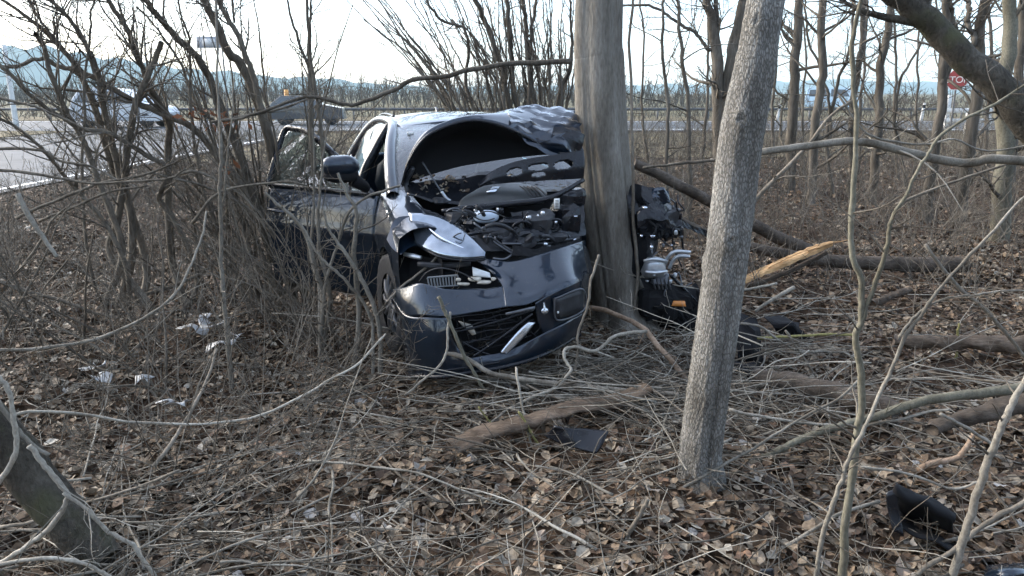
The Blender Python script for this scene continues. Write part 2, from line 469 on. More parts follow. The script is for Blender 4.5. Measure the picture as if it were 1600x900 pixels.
ground = tag(gm.build('ground', ground_mat()), kind='structure')

def flat(name, poly, z, mat, div=1):
    mb = MB(); poly = np.array(poly, float)
    mb.raw(np.c_[poly, np.full(len(poly), z)], [(0, 1, 2, 3)])
    return tag(mb.build(name, mat, smooth_=False), kind='structure')
M['asphalt'] = simple('asphalt', (.055, .06, .066), .75, spec=.3, noise=.35, nscale=1.2, bump=.1)
M['roadpaint'] = simple('road_paint', (.75, .75, .72), .6, noise=.15, nscale=4)
M['verge'] = simple('verge_grass_soil', (.13, .108, .066), .95, spec=.1, noise=.5, nscale=1.5, bump=.4)
M['field'] = simple('field_soil', (.11, .10, .062), .95, spec=.1, noise=.4, nscale=.08, bump=.2)
flat('grass_verge', [(-60, 27), (-19.5, 27), (-19.5, 36.2), (-60, 36.2)], .012, M['verge'])
flat('grass_verge', [(-8.3, 19), (60, 26.5), (60, 33), (-8.3, 33)], .012, M['verge'])
flat('far_verge', [(-300, 48), (300, 48), (300, 56), (-300, 56)], .012, M['verge'])
flat('field', [(-900, 56), (900, 56), (900, 900), (-900, 900)], .010, M['field'])
flat('road', [(-300, 36), (300, 33.5), (300, 47), (-300, 47)], .022, M['asphalt'])
flat('side_road', [(-19, -30), (-8.6, -30), (-8.6, 34.8), (-19, 34.8)], .018, M['asphalt'])
flat('road_marking', [(-8, 36.2), (300, 34.0), (300, 34.3), (-8, 36.5)], .027, M['roadpaint'])
flat('road_marking', [(-300, 46.2), (300, 46.2), (300, 46.45), (-300, 46.45)], .027, M['roadpaint'])
flat('road_marking', [(-9.0, -20), (-8.85, -20), (-8.85, 30), (-9.0, 30)], .023, M['roadpaint'])

# hills: ridges with real depth far beyond the road
M['hill'] = simple('wooded_hill', (.05, .065, .05), .95, spec=.05, noise=.4, nscale=.006)
def hill(name, crest, D, depth, seed):
    r = np.random.default_rng(seed)
    us = np.linspace(crest[0][0], crest[-1][0], 160)
    vs = np.interp(us, [c[0] for c in crest], [c[1] for c in crest]) + 1.2 * np.sin(us * .045 + seed) + r.normal(0, .35, 160)
    top = np.array([P(u, v, D) for u, v in zip(us, vs)])
    rows = []
    for f, hgt in ((-1, 0), (-.6, .35), (-.3, .7), (0, 1), (.3, .8), (.7, .4), (1, 0)):
        k = (D + f * depth) / D
        z = top[:, 2] * hgt * (1 + .06 * np.sin(us * .11 + 5 * f)) - (3 if hgt == 0 else 0)
        rows.append(np.stack([top[:, 0], top[:, 1] + f * depth, z], -1))
    mb = MB(); mb.grid(np.array(rows)); return tag(mb.build(name, M['hill']), kind='structure')
hill('hills', [(-500, 95), (-150, 80), (0, 74), (60, 73), (140, 86), (200, 95), (300, 108), (420, 119), (520, 124), (640, 135), (760, 142), (900, 144.5)], 2000, 500, 1)
hill('hills', [(500, 143), (700, 136), (900, 134), (1000, 133), (1150, 131), (1290, 124), (1400, 127), (1500, 131), (1650, 132), (1900, 138), (2200, 143)], 2700, 500, 2)

# ------------------------------------------------------------------ growth helpers
def spawn(paths, rad, per, length, ang=(25, 65), Mp=5, up=.06, wob=.25, tr=(.2, .97), rs=.55, rtip=.0009, rmax=None, r_=rng):
    B, N, _ = paths.shape
    if np.isscalar(per): idx = np.repeat(np.arange(B), per)
    else: idx = np.repeat(np.arange(B), per)
    n = len(idx)
    if n == 0: return np.zeros((0, Mp, 3)), np.zeros((0, Mp))
    t = r_.uniform(*tr, n) * (N - 1); i = np.minimum(t.astype(int), N - 2); f = (t - i)[:, None]
    p0 = paths[idx, i] * (1 - f) + paths[idx, i + 1] * f
    r0 = (rad[idx, i] * (1 - f[:, 0]) + rad[idx, i + 1] * f[:, 0]) * rs
    if rmax: r0 = np.minimum(r0, rmax)
    T = norm(paths[idx, i + 1] - paths[idx, i])
    q = r_.normal(0, 1, (n, 3)); q = norm(q - (q * T).sum(1, keepdims=True) * T)
    a = np.radians(r_.uniform(*ang, n))[:, None]
    d = T * np.cos(a) + q * np.sin(a)
    L = r_.uniform(*length, n) * (1 - .5 * (t / (N - 1)))
    st = (L / (Mp - 1))[:, None]
    out = [p0]
    for k in range(Mp - 1):
        d = norm(d + r_.normal(0, wob, (n, 3)) + np.array([0, 0, up]))
        out.append(out[-1] + d * st)
    R = r0[:, None] * np.linspace(1, .25, Mp)[None] ; R = np.maximum(R, rtip)
    return np.stack(out, 1), R
def T3(px, Y, w0, w1, base=None, n=None, wob=.0018):
    """traced stem: photo points at distances Y, widths in photo pixels -> path, radii"""
    k = len(px)
    Ys = np.interp(np.linspace(0, 1, k), np.linspace(0, 1, len(Y)), Y) if not np.isscalar(Y) else np.full(k, Y)
    pts = np.array([P(u, v, y) for (u, v), y in zip(px, Ys)])
    dep = pts[:, 1] * _c - (pts[:, 2] - CAMH) * _s
    r = np.linspace(w0, w1, k) / 2 * dep / FPX
    if base is not None:
        pts = np.vstack([np.array(base)[None], pts]); r = np.r_[r[0] * 1.15, r]
    m = n or max(12, 4 * len(pts))
    p, rr = catmull(pts, m), np.interp(np.linspace(0, len(r) - 1, m), np.arange(len(r)), r)
    d = np.cumsum(rng.normal(0, wob, p.shape), 0); d -= np.linspace(0, 1, m)[:, None] * d[-1]
    jt = np.minimum(1, (.008 / rr)) ** 1.5; rr = rr * (1 + .09 * jt * rng.normal(0, 1, m)); d = d + rng.normal(0, .15, p.shape) * (rr * jt)[:, None]
    return p + d, rr
def resamp(p, r, m):
    t = np.linspace(0, len(p) - 1, m); x = np.arange(len(p))
    return np.stack([np.interp(t, x, p[:, k]) for k in range(3)], -1), np.interp(t, x, r)
def twiggy(stems, n1=5, n2=4, l1=(.25, .8), l2=(.1, .35), up=.05, rtip=.0009, sides=4, ang=(20, 60)):
    """branchlets and twigs for a list of (path, radii)"""
    A = np.stack([resamp(p, r, 14)[0] for p, r in stems]); R = np.stack([resamp(p, r, 14)[1] for p, r in stems])
    mb = MB()
    b1, r1 = spawn(A, R, n1, l1, ang, 7, up, .16, rs=.42, rtip=rtip, rmax=.010)
    b2, r2 = spawn(b1, r1, n2, l2, (25, 70), 5, up, .22, rs=.6, rtip=rtip)
    mb.tubes(b1, r1, sides, rng.uniform(.2, .9, len(b1))); mb.tubes(b2, r2, 3, rng.uniform(.2, .9, len(b2)))
    return mb
def snap(u, v):
    g = G(u, v); return np.array([g[0], g[1], float(H(g[0], g[1])) - .04])
def gz(x, y, d=-.04): return np.array([x, y, float(H(x, y)) + d])
def shrub(name, label, cat, base, stems, mat, twmat, n1, n2, l1, l2, group=None, sides=7, up=.05, tt=None, ang=(20, 60), rtip=.0009):
    root = thing(name, label, cat, base, group)
    for p, r in stems:
        mb = MB(); mb.tubes(p[None], r[None], sides, float(rng.uniform(.25, .8)) if tt is None else tt)
        mb.build('stem', mat, root)
    if n1:
        o = twiggy(stems, n1, n2, l1, l2, up, ang=ang, rtip=rtip).build('twigs', twmat, root); o['kind'] = 'stuff'
    return root
def branch(name, label, cat, px, Y, w0, w1, mat, tint=.5, n1=0, n2=0, l1=(.1, .4), l2=(.05, .2), sides=7, group=None, base=None, wob=.0015, cap=True, up=0, ang=(20, 60)):
    p, r = T3(px, Y, w0, w1, base, wob=wob)
    org = p[0].copy()
    mb = MB(); mb.tubes(p[None], r[None], sides, tint, cap)
    if n1:
        root = thing(name, label, cat, org, group)
        mb.build('stem', mat, root)
        t = twiggy([(p, r)], n1, n2, l1, l2, up, sides=3, ang=ang).build('twigs', mat, root); t['kind'] = 'stuff'
        return root
    return tag(mb.build(name, mat, origin=org), label, cat, group)

# ------------------------------------------------------------------ the two big trunks
def fluted_trunk(px, Y, widths, base, top, seed, flute=.06, nf=7, n=96, m=150, rough=.0, grooves=0, knots=0):
    pts = [P(u, v, Y) for u, v in px]
    r = [wd / 2 * (p[1] * _c - (p[2] - CAMH) * _s) / FPX for wd, p in zip(widths, pts)]
    pts = [np.array(base)] + pts + [np.array(t) for t, _ in top]; r = [r[0] * 1.16] + r + [q for _, q in top]
    p, rr = catmull(np.array(pts), m), np.interp(np.linspace(0, len(r) - 1, m), np.arange(len(r)), r)
    a = np.arange(n) * 2 * pi / n
    g = np.random.default_rng(seed)
    zz = p[:, 2:3]
    d = np.zeros((m, n))
    for k in range(nf):
        f = k + 2; ph = g.uniform(0, 6); tw = g.uniform(-.5, .5)
        d += flute / (1 + .22 * k) * g.uniform(.5, 1.1) * np.sin(f * a[None] + ph + tw * zz + .3 * np.sin(1.7 * zz + ph))
    d += rough * np.sin(23 * a[None] + 3 * np.sin(9 * zz)) * np.sin(31 * zz + 5 * np.sin(4 * a[None]))
    for k in range(grooves):
        c0 = g.uniform(0, 2 * pi); dd = (a[None] - c0 - g.uniform(-.25, .25) * np.sin(zz * g.uniform(.8, 2.2) + g.uniform(0, 6)) + pi) % (2 * pi) - pi
        d -= g.uniform(.05, .13) * np.exp(-(dd / g.uniform(.05, .13)) ** 2) * (.6 + .4 * np.sin(zz * g.uniform(1, 3) + k))
    for k in range(knots):
        c0 = g.uniform(pi, 2 * pi) if k % 2 else g.uniform(0, 2 * pi); z0 = g.uniform(.3, 2.4); dd = (a[None] - c0 + pi) % (2 * pi) - pi; rr2 = np.hypot(dd / .35, (zz - z0) / .035)
        d += .22 * np.exp(-rr2 ** 2) - .26 * np.exp(-(rr2 / .45) ** 2)
    d *= (1 + 1.0 * np.exp(-np.maximum(zz, 0) / .35))
    T = norm(np.gradient(p, axis=0)); U = norm(np.cross(T, [0, 1., 0])); V = np.cross(T, U)
    R = rr[:, None] * (1 + d) * (1 + .42 * np.exp(-np.maximum(zz + .05, 0) / .10) * (1 + .5 * np.sin(5 * a + 1)[None]))
    v = p[:, None] + R[..., None] * (U[:, None] * np.cos(a)[None, :, None] + V[:, None] * np.sin(a)[None, :, None])
    i = np.arange(m - 1)[:, None] * n + np.arange(n)[None]; j = np.arange(m - 1)[:, None] * n + (np.arange(n)[None] + 1) % n
    mb = MB(); mb.raw(v.reshape(-1, 3), np.stack([i, j, j + n, i + n], -1).reshape(-1, 4))
    return mb, p, rr
def crown_of(root, p, rr, mat, k=5, seed=0, lo=.7, L=(.9, 1.8)):
    g = np.random.default_rng(seed)
    A, R = resamp(p, rr, 14)
    b, r = spawn(A[None], R[None], k, L, (30, 60), 10, .05, .1, tr=(lo, .98), rs=.45, r_=g)
    for x, y in zip(b, r):
        mb = MB(); mb.tubes(x[None], y[None], 6); mb.build('limb', mat, root)
    t = twiggy([(x, y) for x, y in zip(b, r)], 7, 5, (.3, .8), (.12, .4)).build('crown', M['bark_dark'], root)
    t['kind'] = 'stuff'

bb = gz(.79, 5.5, -.15)
big = thing('tree', 'thick smooth grey tree trunk that the dark car has struck', 'tree', bb)
mb, p, r = fluted_trunk([(973, 500), (962, 420), (949, 300), (940, 200), (936, 100), (936, 0)], 5.5, [84, 82, 81, 79, 77, 74], bb,
                        [((.62, 5.55, 4.6), .155), ((.6, 5.6, 6.5), .12)], 5, .07, 6, 150, 170, grooves=13)
mb.build('trunk', M['bark_big'], big); crown_of(big, p, r, M['bark_big'], 6, 1, .93)
lb = gz(.79, 3.05, -.12)
lean = thing('tree', 'slimmer rough barked grey tree in front, pale on its left and dark on its right', 'tree', lb)
mb, p, r = fluted_trunk([(1094, 750), (1095, 700), (1108, 600), (1122, 500), (1135, 400), (1147, 300), (1160, 200), (1180, 100), (1196, 0)], 3.05,
                        [68, 66, 68, 68, 69, 70, 71, 66, 60], lb, [((1.06, 3.05, 3.2), .066), ((1.25, 3.0, 5.5), .045)], 9, .03, 6, 120, 300, .022, grooves=3, knots=7)
mb.build('trunk', M['bark_scaly'], lean); crown_of(lean, p, r, M['bark_scaly'], 5, 2, .95)
branch('climbing_vine', 'thin pale vine climbing the right edge of the struck tree', 'vine',
       [(984, 540), (986, 515), (992, 470), (996, 420), (991, 350), (989, 280), (988, 200), (986, 120), (984, 60), (990, 0), (985, -60)], 5.28, 6, 4, M['bark_twig'], .9)

# ------------------------------------------------------------------ trees of the wood on the right
def back_tree(label, Y, stems, limbs=8, seed=0, mat='bark_back', n2=5, tt=.5):
    """stems: list of (pixel trace from the foot up, width at foot, width at top)"""
    px0 = stems[0][0][0]; q = P(*px0, Y); base = gz(q[0], Y, -.1)
    root = thing('tree', label, 'tree', base, 'trees standing in the wood on the right')
    made = []
    for k, (px, w0, w1) in enumerate(stems):
        p, r = T3(px, Y, w0, w1, base if k == 0 else None, n=30, wob=.012)
        p = np.vstack([p, p[-1] + (p[-1] - p[-2]) * 5, p[-1] + (p[-1] - p[-2]) * 11]); r = np.r_[r, r[-1] * .85, r[-1] * .6]
        mb = MB(); mb.tubes(p[None], r[None], 10, tt); mb.build('trunk' if k == 0 else 'limb', M[mat], root); made.append((p, r))
    g = np.random.default_rng(seed + 50)
    A = np.stack([resamp(p, r, 14)[0] for p, r in made]); R = np.stack([resamp(p, r, 14)[1] for p, r in made])
    b, r = spawn(A, R, limbs, (.6, 2.2), (35, 85), 9, .03, .16, tr=(.25, .98), rs=.4, rmax=.03, r_=g)
    t = MB(); t.tubes(b, r, 4, g.uniform(.2, .7, len(b)))
    b2, r2 = spawn(b, r, 5, (.25, .8), (25, 70), 6, .03, .2, rtip=.0022, r_=g); t.tubes(b2, r2, 3, g.uniform(.2, .7, len(b2)))
    b3, r3 = spawn(b2, r2, 4, (.1, .35), (25, 70), 4, .02, .25, rtip=.002, r_=g); t.tubes(b3, r3, 3, g.uniform(.2, .7, len(b3)))
    o = t.build('crown', M['bark_dark'], root); o['kind'] = 'stuff'
back_tree('dark forked tree close behind the rough barked leaning trunk', 14,
          [([(1126, 270), (1122, 200), (1122, 130), (1118, 70), (1111, 35), (1104, 0)], 24, 13), ([(1128, 210), (1140, 130), (1150, 60), (1160, 20), (1170, -30)], 22, 18),
           ([(1121, 100), (1120, 60), (1118, 0)], 9, 7), ([(1112, 75), (1090, 55), (1060, 38), (1000, 8)], 6, 4)], 7, 1)
back_tree('straight dark tree just right of the rough barked trunk', 13, [([(1232, 275), (1236, 180), (1240, 100), (1246, 30), (1250, -30)], 17, 13)], 10, 2)
back_tree('slim tree with an orange scar on its brown bark', 11.5, [([(1265, 310), (1272, 200), (1278, 120), (1281, 60), (1286, 0)], 14, 12)], 9, 3)
back_tree('dark kinked tree between the pale sapling and the road sign', 12, [([(1366, 292), (1376, 200), (1377, 110), (1385, 60), (1394, 0)], 14, 11)], 9, 4)
back_tree('tree passing just left of the red stop sign', 10.8, [([(1446, 342), (1456, 250), (1466, 150), (1475, 60), (1478, 0)], 17, 10), ([(1470, 130), (1490, 90), (1494, 40), (1484, 0)], 8, 6)], 8, 5)
back_tree('dark forked tree just right of the red stop sign', 10.6, [([(1496, 335), (1506, 240), (1516, 150), (1528, 60), (1542, 0)], 20, 14), ([(1519, 70), (1516, 40), (1513, 0)], 9, 7)], 9, 6)
back_tree('pale greenish grey tree near the right edge, thickest of the wood', 8.3, [([(1561, 385), (1565, 300), (1568, 200), (1572, 100), (1577, 0)], 30, 19)], 7, 7, 'bark_green')
back_tree('brown tree partly behind the thick pale tree at right', 9.8, [([(1580, 345), (1586, 200), (1592, 100), (1600, 0)], 15, 13)], 8, 8)
back_tree('thin dark tree seen directly behind the pale sapling', 13, [([(1328, 280), (1330, 200), (1345, 110), (1352, 50), (1350, 0)], 11, 8)], 8, 9)
back_tree('thin wavy dark stem right of the struck trunk', 10, [([(1046, 300), (1046, 180), (1042, 100), (1038, 40), (1037, 0)], 6, 4)], 9, 10)
back_tree('thin leaning dark stem between the two big trunks', 10.4, [([(1080, 300), (1079, 180), (1070, 90), (1062, 30), (1058, 0)], 7, 5)], 9, 11)
back_tree('slender far stem at the far right edge of the wood', 12.5, [([(1612, 290), (1616, 150), (1622, 0)], 12, 9)], 8, 12)
back_tree('leaning thin stem beside the pale roadside marker', 12.2, [([(1420, 300), (1405, 200), (1412, 120), (1440, 60), (1455, 0)], 5, 3)], 8, 13)
back_tree('thin twin stem in front of the pale blue van', 12.6, [([(1300, 300), (1296, 200), (1310, 120), (1330, 60), (1335, -10)], 6, 4), ([(1298, 230), (1290, 140), (1262, 60), (1258, 0)], 5, 3)], 8, 14)
for k, (u, v, w_, Yb, dx_) in enumerate([(1012, 250, 4, 16, -12), (1098, 245, 5, 17, 8), (1208, 240, 5, 18, 6), (1256, 250, 4, 16, -6), (1342, 255, 5, 16, 14), (1402, 262, 5, 15, -10), (1428, 250, 4, 17, 10), (1540, 262, 6, 15, 4), (1470, 245, 4, 18, -8)]):
    back_tree(['far thin stem right beside the struck trunk', 'far thin stem left of the dark forked tree', 'far thin stem behind the top of the rough trunk', 'far thin stem left of the scarred brown tree', 'far stem just right of the pale sapling', 'far thin stem right of the kinked dark tree', 'far thin stem left of the stop sign', 'far stem left of the thick pale tree', 'far thin stem under the stop sign'][k], Yb,
              [([(u, v), (u + dx_ * .3, v * .65), (u + dx_ * .5 + 3, v * .3), (u + dx_, -10)], w_, w_ * .7)], 9, 60 + k)
# the thick leaning trunk crossing the upper right corner
pb = gz(4.75, 4.75, -.1)
dg = thing('tree', 'thick mossy trunk leaning steeply across the upper right corner', 'tree', pb)
p, r = T3([(1830, 480), (1720, 335), (1660, 258), (1600, 183), (1560, 137), (1520, 98), (1470, 46), (1430, 10), (1380, -28), (1290, -90)], 4.7, 54, 33, pb, 60, .006)
mb = MB(); mb.tubes(p[None], r[None], 16); mb.build('trunk', M['bark_mossy'], dg); crown_of(dg, p, r, M['bark_mossy'], 4, 3, .7)

# ------------------------------------------------------------------ saplings in the right foreground
sb = snap(1318, 905)
st = [T3([(1318, 895), (1320, 822), (1329, 760), (1334, 713), (1339, 667), (1345, 630), (1344, 582), (1339, 553), (1339, 522), (1347, 501), (1345, 470), (1345, 435), (1334, 415), (1331, 380), (1332, 300), (1335, 240), (1336, 180), (1332, 100), (1335, 50), (1345, 0), (1350, -60)], 2.42, 13, 6, sb, 80, .0015),
      T3([(1347, 503), (1356, 475), (1377, 415), (1387, 370), (1393, 340), (1407, 313), (1433, 265), (1449, 239), (1468, 212), (1513, 180), (1560, 158), (1610, 128)], 2.42, 7, 4, None, 50, .0015)]
shrub('sapling', 'tall pale slim sapling with a forked branch, right of the rough trunk', 'sapling', sb, st, M['bark_green'], M['bark_twig'], 9, 2, (.12, .4), (.05, .16), sides=8, up=.0, tt=.75, ang=(50, 90))
sb = snap(1273, 903)
st = [T3([(1275, 895), (1280, 863), (1295, 800), (1311, 751), (1326, 707), (1345, 673), (1359, 637), (1383, 582), (1406, 530), (1429, 493), (1458, 455), (1487, 426), (1527, 386), (1580, 330), (1640, 270)], 2.36, 8, 4, sb, 60, .002),
      T3([(1406, 530), (1425, 500), (1470, 470), (1540, 460), (1620, 455)], 2.36, 5, 3, None, 24, .002)]
shrub('sapling', 'thin grey sapling leaning right and crossing the tall pale one', 'sapling', sb, st, M['bark_pale'], M['bark_twig'], 9, 2, (.1, .35), (.05, .16), sides=7, up=.02, tt=.45, ang=(40, 80))
sb = snap(1488, 915)
st = [T3([(1491, 900), (1513, 831), (1531, 760), (1544, 713), (1563, 673), (1581, 639), (1600, 610), (1650, 530), (1720, 400)], 2.32, 13, 9, sb, 50, .002)]
shrub('sapling', 'spotted pale sapling leaning right at the lower right edge', 'sapling', sb, st, M['bark_pale'], M['bark_twig'], 3, 2, (.1, .3), (.05, .16), sides=9, up=.0, tt=.6)
sb = snap(362, 602)
st = [T3([(361, 590), (356, 530), (352, 480), (348, 420), (346, 380), (345, 320), (345, 280), (348, 235), (346, 180), (340, 100), (338, 40), (335, -40)], 4.25, 8, 3, sb, 50, .003),
      T3([(361, 585), (358, 500), (353, 430), (352, 350), (354, 280), (362, 200), (366, 120)], 4.27, 5, 2, sb, 40, .003)]
shrub('sapling', 'slim pale twin stemmed sapling standing alone in the left thicket', 'sapling', sb, st, M['bark_pale'], M['bark_twig'], 9, 2, (.15, .5), (.06, .2), sides=7, up=.03, tt=.35)

# ------------------------------------------------------------------ the coppice by the open door and the thicket on the left
cb = gz(-1.95, 6.05, -.1)
def off(s_=.16): return cb + np.array([rng.normal(0, s_), rng.normal(0, .12), 0])
cst = [T3([(455, 430), (440, 330), (425, 230), (410, 172), (380, 100), (360, 82), (340, 38), (320, -4), (300, -50)], (6.05, 5.7), 17, 11, off(), 50, .004),
       T3([(408, 170), (398, 125), (385, 88), (372, 52), (352, 20), (335, -10)], (5.72, 5.6), 10, 7, None, 30, .003),
       T3([(366, 36), (364, 15), (363, -20)], (5.62, 5.6), 4, 3, None, 12, .001),
       T3([(440, 420), (405, 330), (362, 205), (326, 115), (302, 82), (272, 50), (245, 20), (225, -2), (190, -40)], (6.0, 5.5), 14, 8, off(), 50, .004),
       T3([(450, 400), (380, 290), (345, 252), (300, 202), (250, 176), (190, 146), (150, 122), (110, 105), (85, 97), (70, 88), (45, 89), (15, 105), (-40, 96)], (6.0, 5.2), 12, 5, off(), 60, .004),
       T3([(470, 425), (485, 330), (489, 280), (488, 200), (486, 120), (484, 60), (479, -20)], (5.75, 5.5), 11, 4, off(), 40, .003),
       T3([(480, 430), (500, 330), (503, 250), (496, 170), (487, 90), (485, 30), (486, -20)], (5.7, 5.4), 9, 3, off(), 40, .003),
       T3([(462, 420), (478, 330), (482, 230), (482, 150), (480, 112), (470, 80), (458, 40), (448, -10)], (5.8, 5.5), 9, 3, off(), 40, .003),
       T3([(430, 400), (435, 260), (424, 170), (415, 130), (409, 80), (396, 0)], (5.9, 5.6), 5, 2, off(), 40, .003),
       T3([(470, 440), (440, 380), (400, 330), (345, 300), (300, 285), (230, 270)], (5.9, 5.3), 7, 3, off(), 40, .004)]
for k in range(26):
    b0 = off(.22); t0 = rng.uniform(-.95, .35); Lh = rng.uniform(1.2, 2.6)
    pts = [b0]; d = norm(np.array([t0 * .45, rng.normal(0, .16), 1.]))
    for q in range(7):
        d = norm(d + np.array([t0 * .08, 0, 0]) + rng.normal(0, .05, 3)); pts.append(pts[-1] + d * Lh / 7)
    cst.append((catmull(np.array(pts), 24), np.linspace(rng.uniform(.011, .021), .003, 24)))
shrub('hazel_coppice', 'dense clump of dark stems growing beside the open car door', 'coppice', cb, cst, M['bark_dark'], M['bark_twig'], 11, 5, (.25, .8), (.1, .35), up=.05)
# pale stems in front of the door
db = gz(-1.25, 4.75, -.05)
dst = [T3([(505, 470), (495, 420), (480, 370), (452, 335), (430, 315), (415, 300)], 4.75, 8, 4, db, 30, .003),
       T3([(560, 500), (555, 430), (553, 370), (556, 330), (540, 300), (528, 270)], 4.6, 9, 4, gz(-1.0, 4.6), 30, .003),
       T3([(592, 510), (570, 450), (545, 405), (520, 370), (505, 330)], 4.5, 8, 4, gz(-.82, 4.5), 30, .003),
       T3([(508, 455), (525, 400), (540, 350), (552, 320), (590, 300), (625, 290)], 4.7, 5, 4, db, 30, .003),
       T3([(515, 470), (500, 400), (498, 330), (505, 260), (510, 200)], 4.8, 7, 2, db, 30, .003),
       T3([(580, 505), (540, 440), (500, 400), (470, 350)], 4.55, 6, 3, gz(-.85, 4.5), 30, .003),
       T3([(500, 460), (485, 400), (492, 300), (488, 200)], 4.9, 7, 2, db, 30, .003)]
shrub('shrub', 'pale bare shrub stems standing against the dark front door', 'shrub', db, dst, M['bark_pale'], M['bark_twig'], 5, 3, (.12, .45), (.06, .2), tt=.3, ang=(30, 80))
tb = gz(-2.95, 5.7, -.08)
def tof(s_=.2): return tb + np.array([rng.normal(0, s_), rng.normal(0, .15), 0])
tst = [T3([(172, 400), (180, 350), (190, 290), (195, 240), (205, 190), (215, 150), (234, 105), (252, 66)], (5.7, 5.4), 12, 9, tof(), 40, .003),
       T3([(205, 400), (195, 300), (185, 270), (172, 215), (163, 190), (155, 150), (148, 110), (141, 81)], (5.75, 5.5), 13, 8, tof(), 40, .003),
       T3([(148, 115), (138, 80), (120, 50), (104, 24), (98, 14), (76, -2), (40, -30)], (5.5, 5.3), 7, 6, None, 30, .003),
       T3([(230, 430), (205, 330), (175, 260), (150, 180), (137, 145), (125, 115), (105, 85), (85, 62), (70, 48), (50, 35), (20, 12), (-10, -10)], (5.9, 5.2), 12, 5, tof(), 50, .003),
       T3([(125, 112), (100, 80), (80, 55), (60, 28), (40, -4), (25, -30)], (5.45, 5.3), 5, 4, None, 30, .003),
       T3([(190, 400), (170, 320), (150, 270), (138, 230), (125, 205), (110, 180), (97, 150), (85, 120), (75, 90), (66, 66), (55, 53)], (5.6, 5.1), 10, 7, tof(), 50, .003),
       T3([(270, 420), (262, 330), (262, 230), (265, 200), (258, 175), (245, 155), (235, 135), (225, 110), (215, 95), (207, 70), (200, 50), (185, 25), (169, -2), (150, -40)], (6.0, 5.4), 12, 7, tof(.3), 50, .003),
       T3([(215, 95), (208, 78), (190, 50), (165, 18), (153, -4)], (5.55, 5.4), 4, 2, None, 20, .002),
       T3([(140, 420), (128, 260), (132, 190), (135, 110), (140, 50), (145, 10), (152, -10)], (5.4, 5.1), 5, 3, tof(.3), 40, .003),
       T3([(330, 420), (318, 300), (310, 255), (304, 220), (298, 150), (300, 110), (297, 65), (290, 40), (277, -4)], (5.9, 5.5), 6, 3, tof(.5), 40, .003),
       T3([(400, 330), (345, 205), (320, 180), (296, 140), (285, 105), (265, 70), (240, 40), (212, 10)], (6.0, 5.5), 6, 3, None, 40, .003),
       T3([(310, 440), (275, 345), (252, 315), (255, 295), (261, 262), (225, 240), (190, 220), (160, 206), (125, 203), (95, 185), (70, 168), (40, 140), (15, 112), (-20, 88)], (5.9, 5.0), 9, 6, tof(.4), 60, .003),
       T3([(200, 420), (160, 340), (105, 280), (85, 250), (60, 225), (20, 195), (-10, 182)], (5.5, 4.9), 8, 4, tof(), 40, .003)]
shrub('hazel_thicket', 'tangle of dark crossing stems in front of the road, left of the car', 'thicket', tb, tst, M['bark_dark'], M['bark_twig'], 15, 7, (.3, 1.0), (.12, .4), up=.04, tt=.7)
# arching horizontal branches of the thicket
arcs = [[(-20, 232), (60, 234), (90, 250), (120, 256), (150, 263), (200, 290)], [(-20, 263), (60, 272), (110, 281), (150, 287), (210, 285), (260, 280), (290, 264)],
        [(25, 341), (60, 325), (150, 290), (200, 280), (255, 262), (290, 246)], [(60, 346), (110, 325), (170, 300), (230, 290)], [(-10, 152), (40, 163), (75, 175), (140, 205)],
        [(-10, 470), (60, 380), (80, 345), (110, 320)], [(330, 190), (400, 178), (440, 170), (480, 155)], [(300, 350), (345, 300), (440, 285), (480, 290)], [(280, 272), (310, 268), (370, 300), (400, 330)]]
for k, a in enumerate(arcs):
    branch('arching_branch', 'thin dark branch arching sideways through the left thicket', 'branch', a, rng.uniform(4.4, 5.4), 5, 3, M['bark_dark'], .6, 6, 3, (.15, .5), (.06, .2), group='arching branches in the left thicket')
branch('fallen_pole', 'pale short bare pole slanting down through the left thicket', 'branch', [(28, 302), (50, 345), (75, 380), (90, 402)], 4.2, 9, 6, M['bark_pale'], .5)
branch('arching_branch', 'long dark branch arching left from the struck trunk above the car', 'branch',
       [(893, 95), (860, 96), (800, 98), (740, 106), (690, 118), (640, 126), (610, 146), (575, 164), (545, 168), (515, 160), (485, 155), (440, 168), (380, 186), (330, 190)], (5.3, 5.0), 9, 4, M['bark_dark'], .4, 7, 3, (.15, .6), (.08, .25), wob=.003)
branch('long_branch', 'long thin pale branch curving up through the leaf litter at left', 'branch', [(-20, 548), (80, 544), (160, 528), (240, 488), (280, 450), (300, 410), (318, 365), (322, 330)], (3.6, 4.2), 6, 3, M['bark_pale'], .35, 3, 2)
branch('long_branch', 'dark straight branch lying across the leaves at far left', 'branch', [(-10, 437), (60, 460), (110, 475), (150, 490), (185, 498)], 4.8, 7, 4, M['bark_dark'], .5)

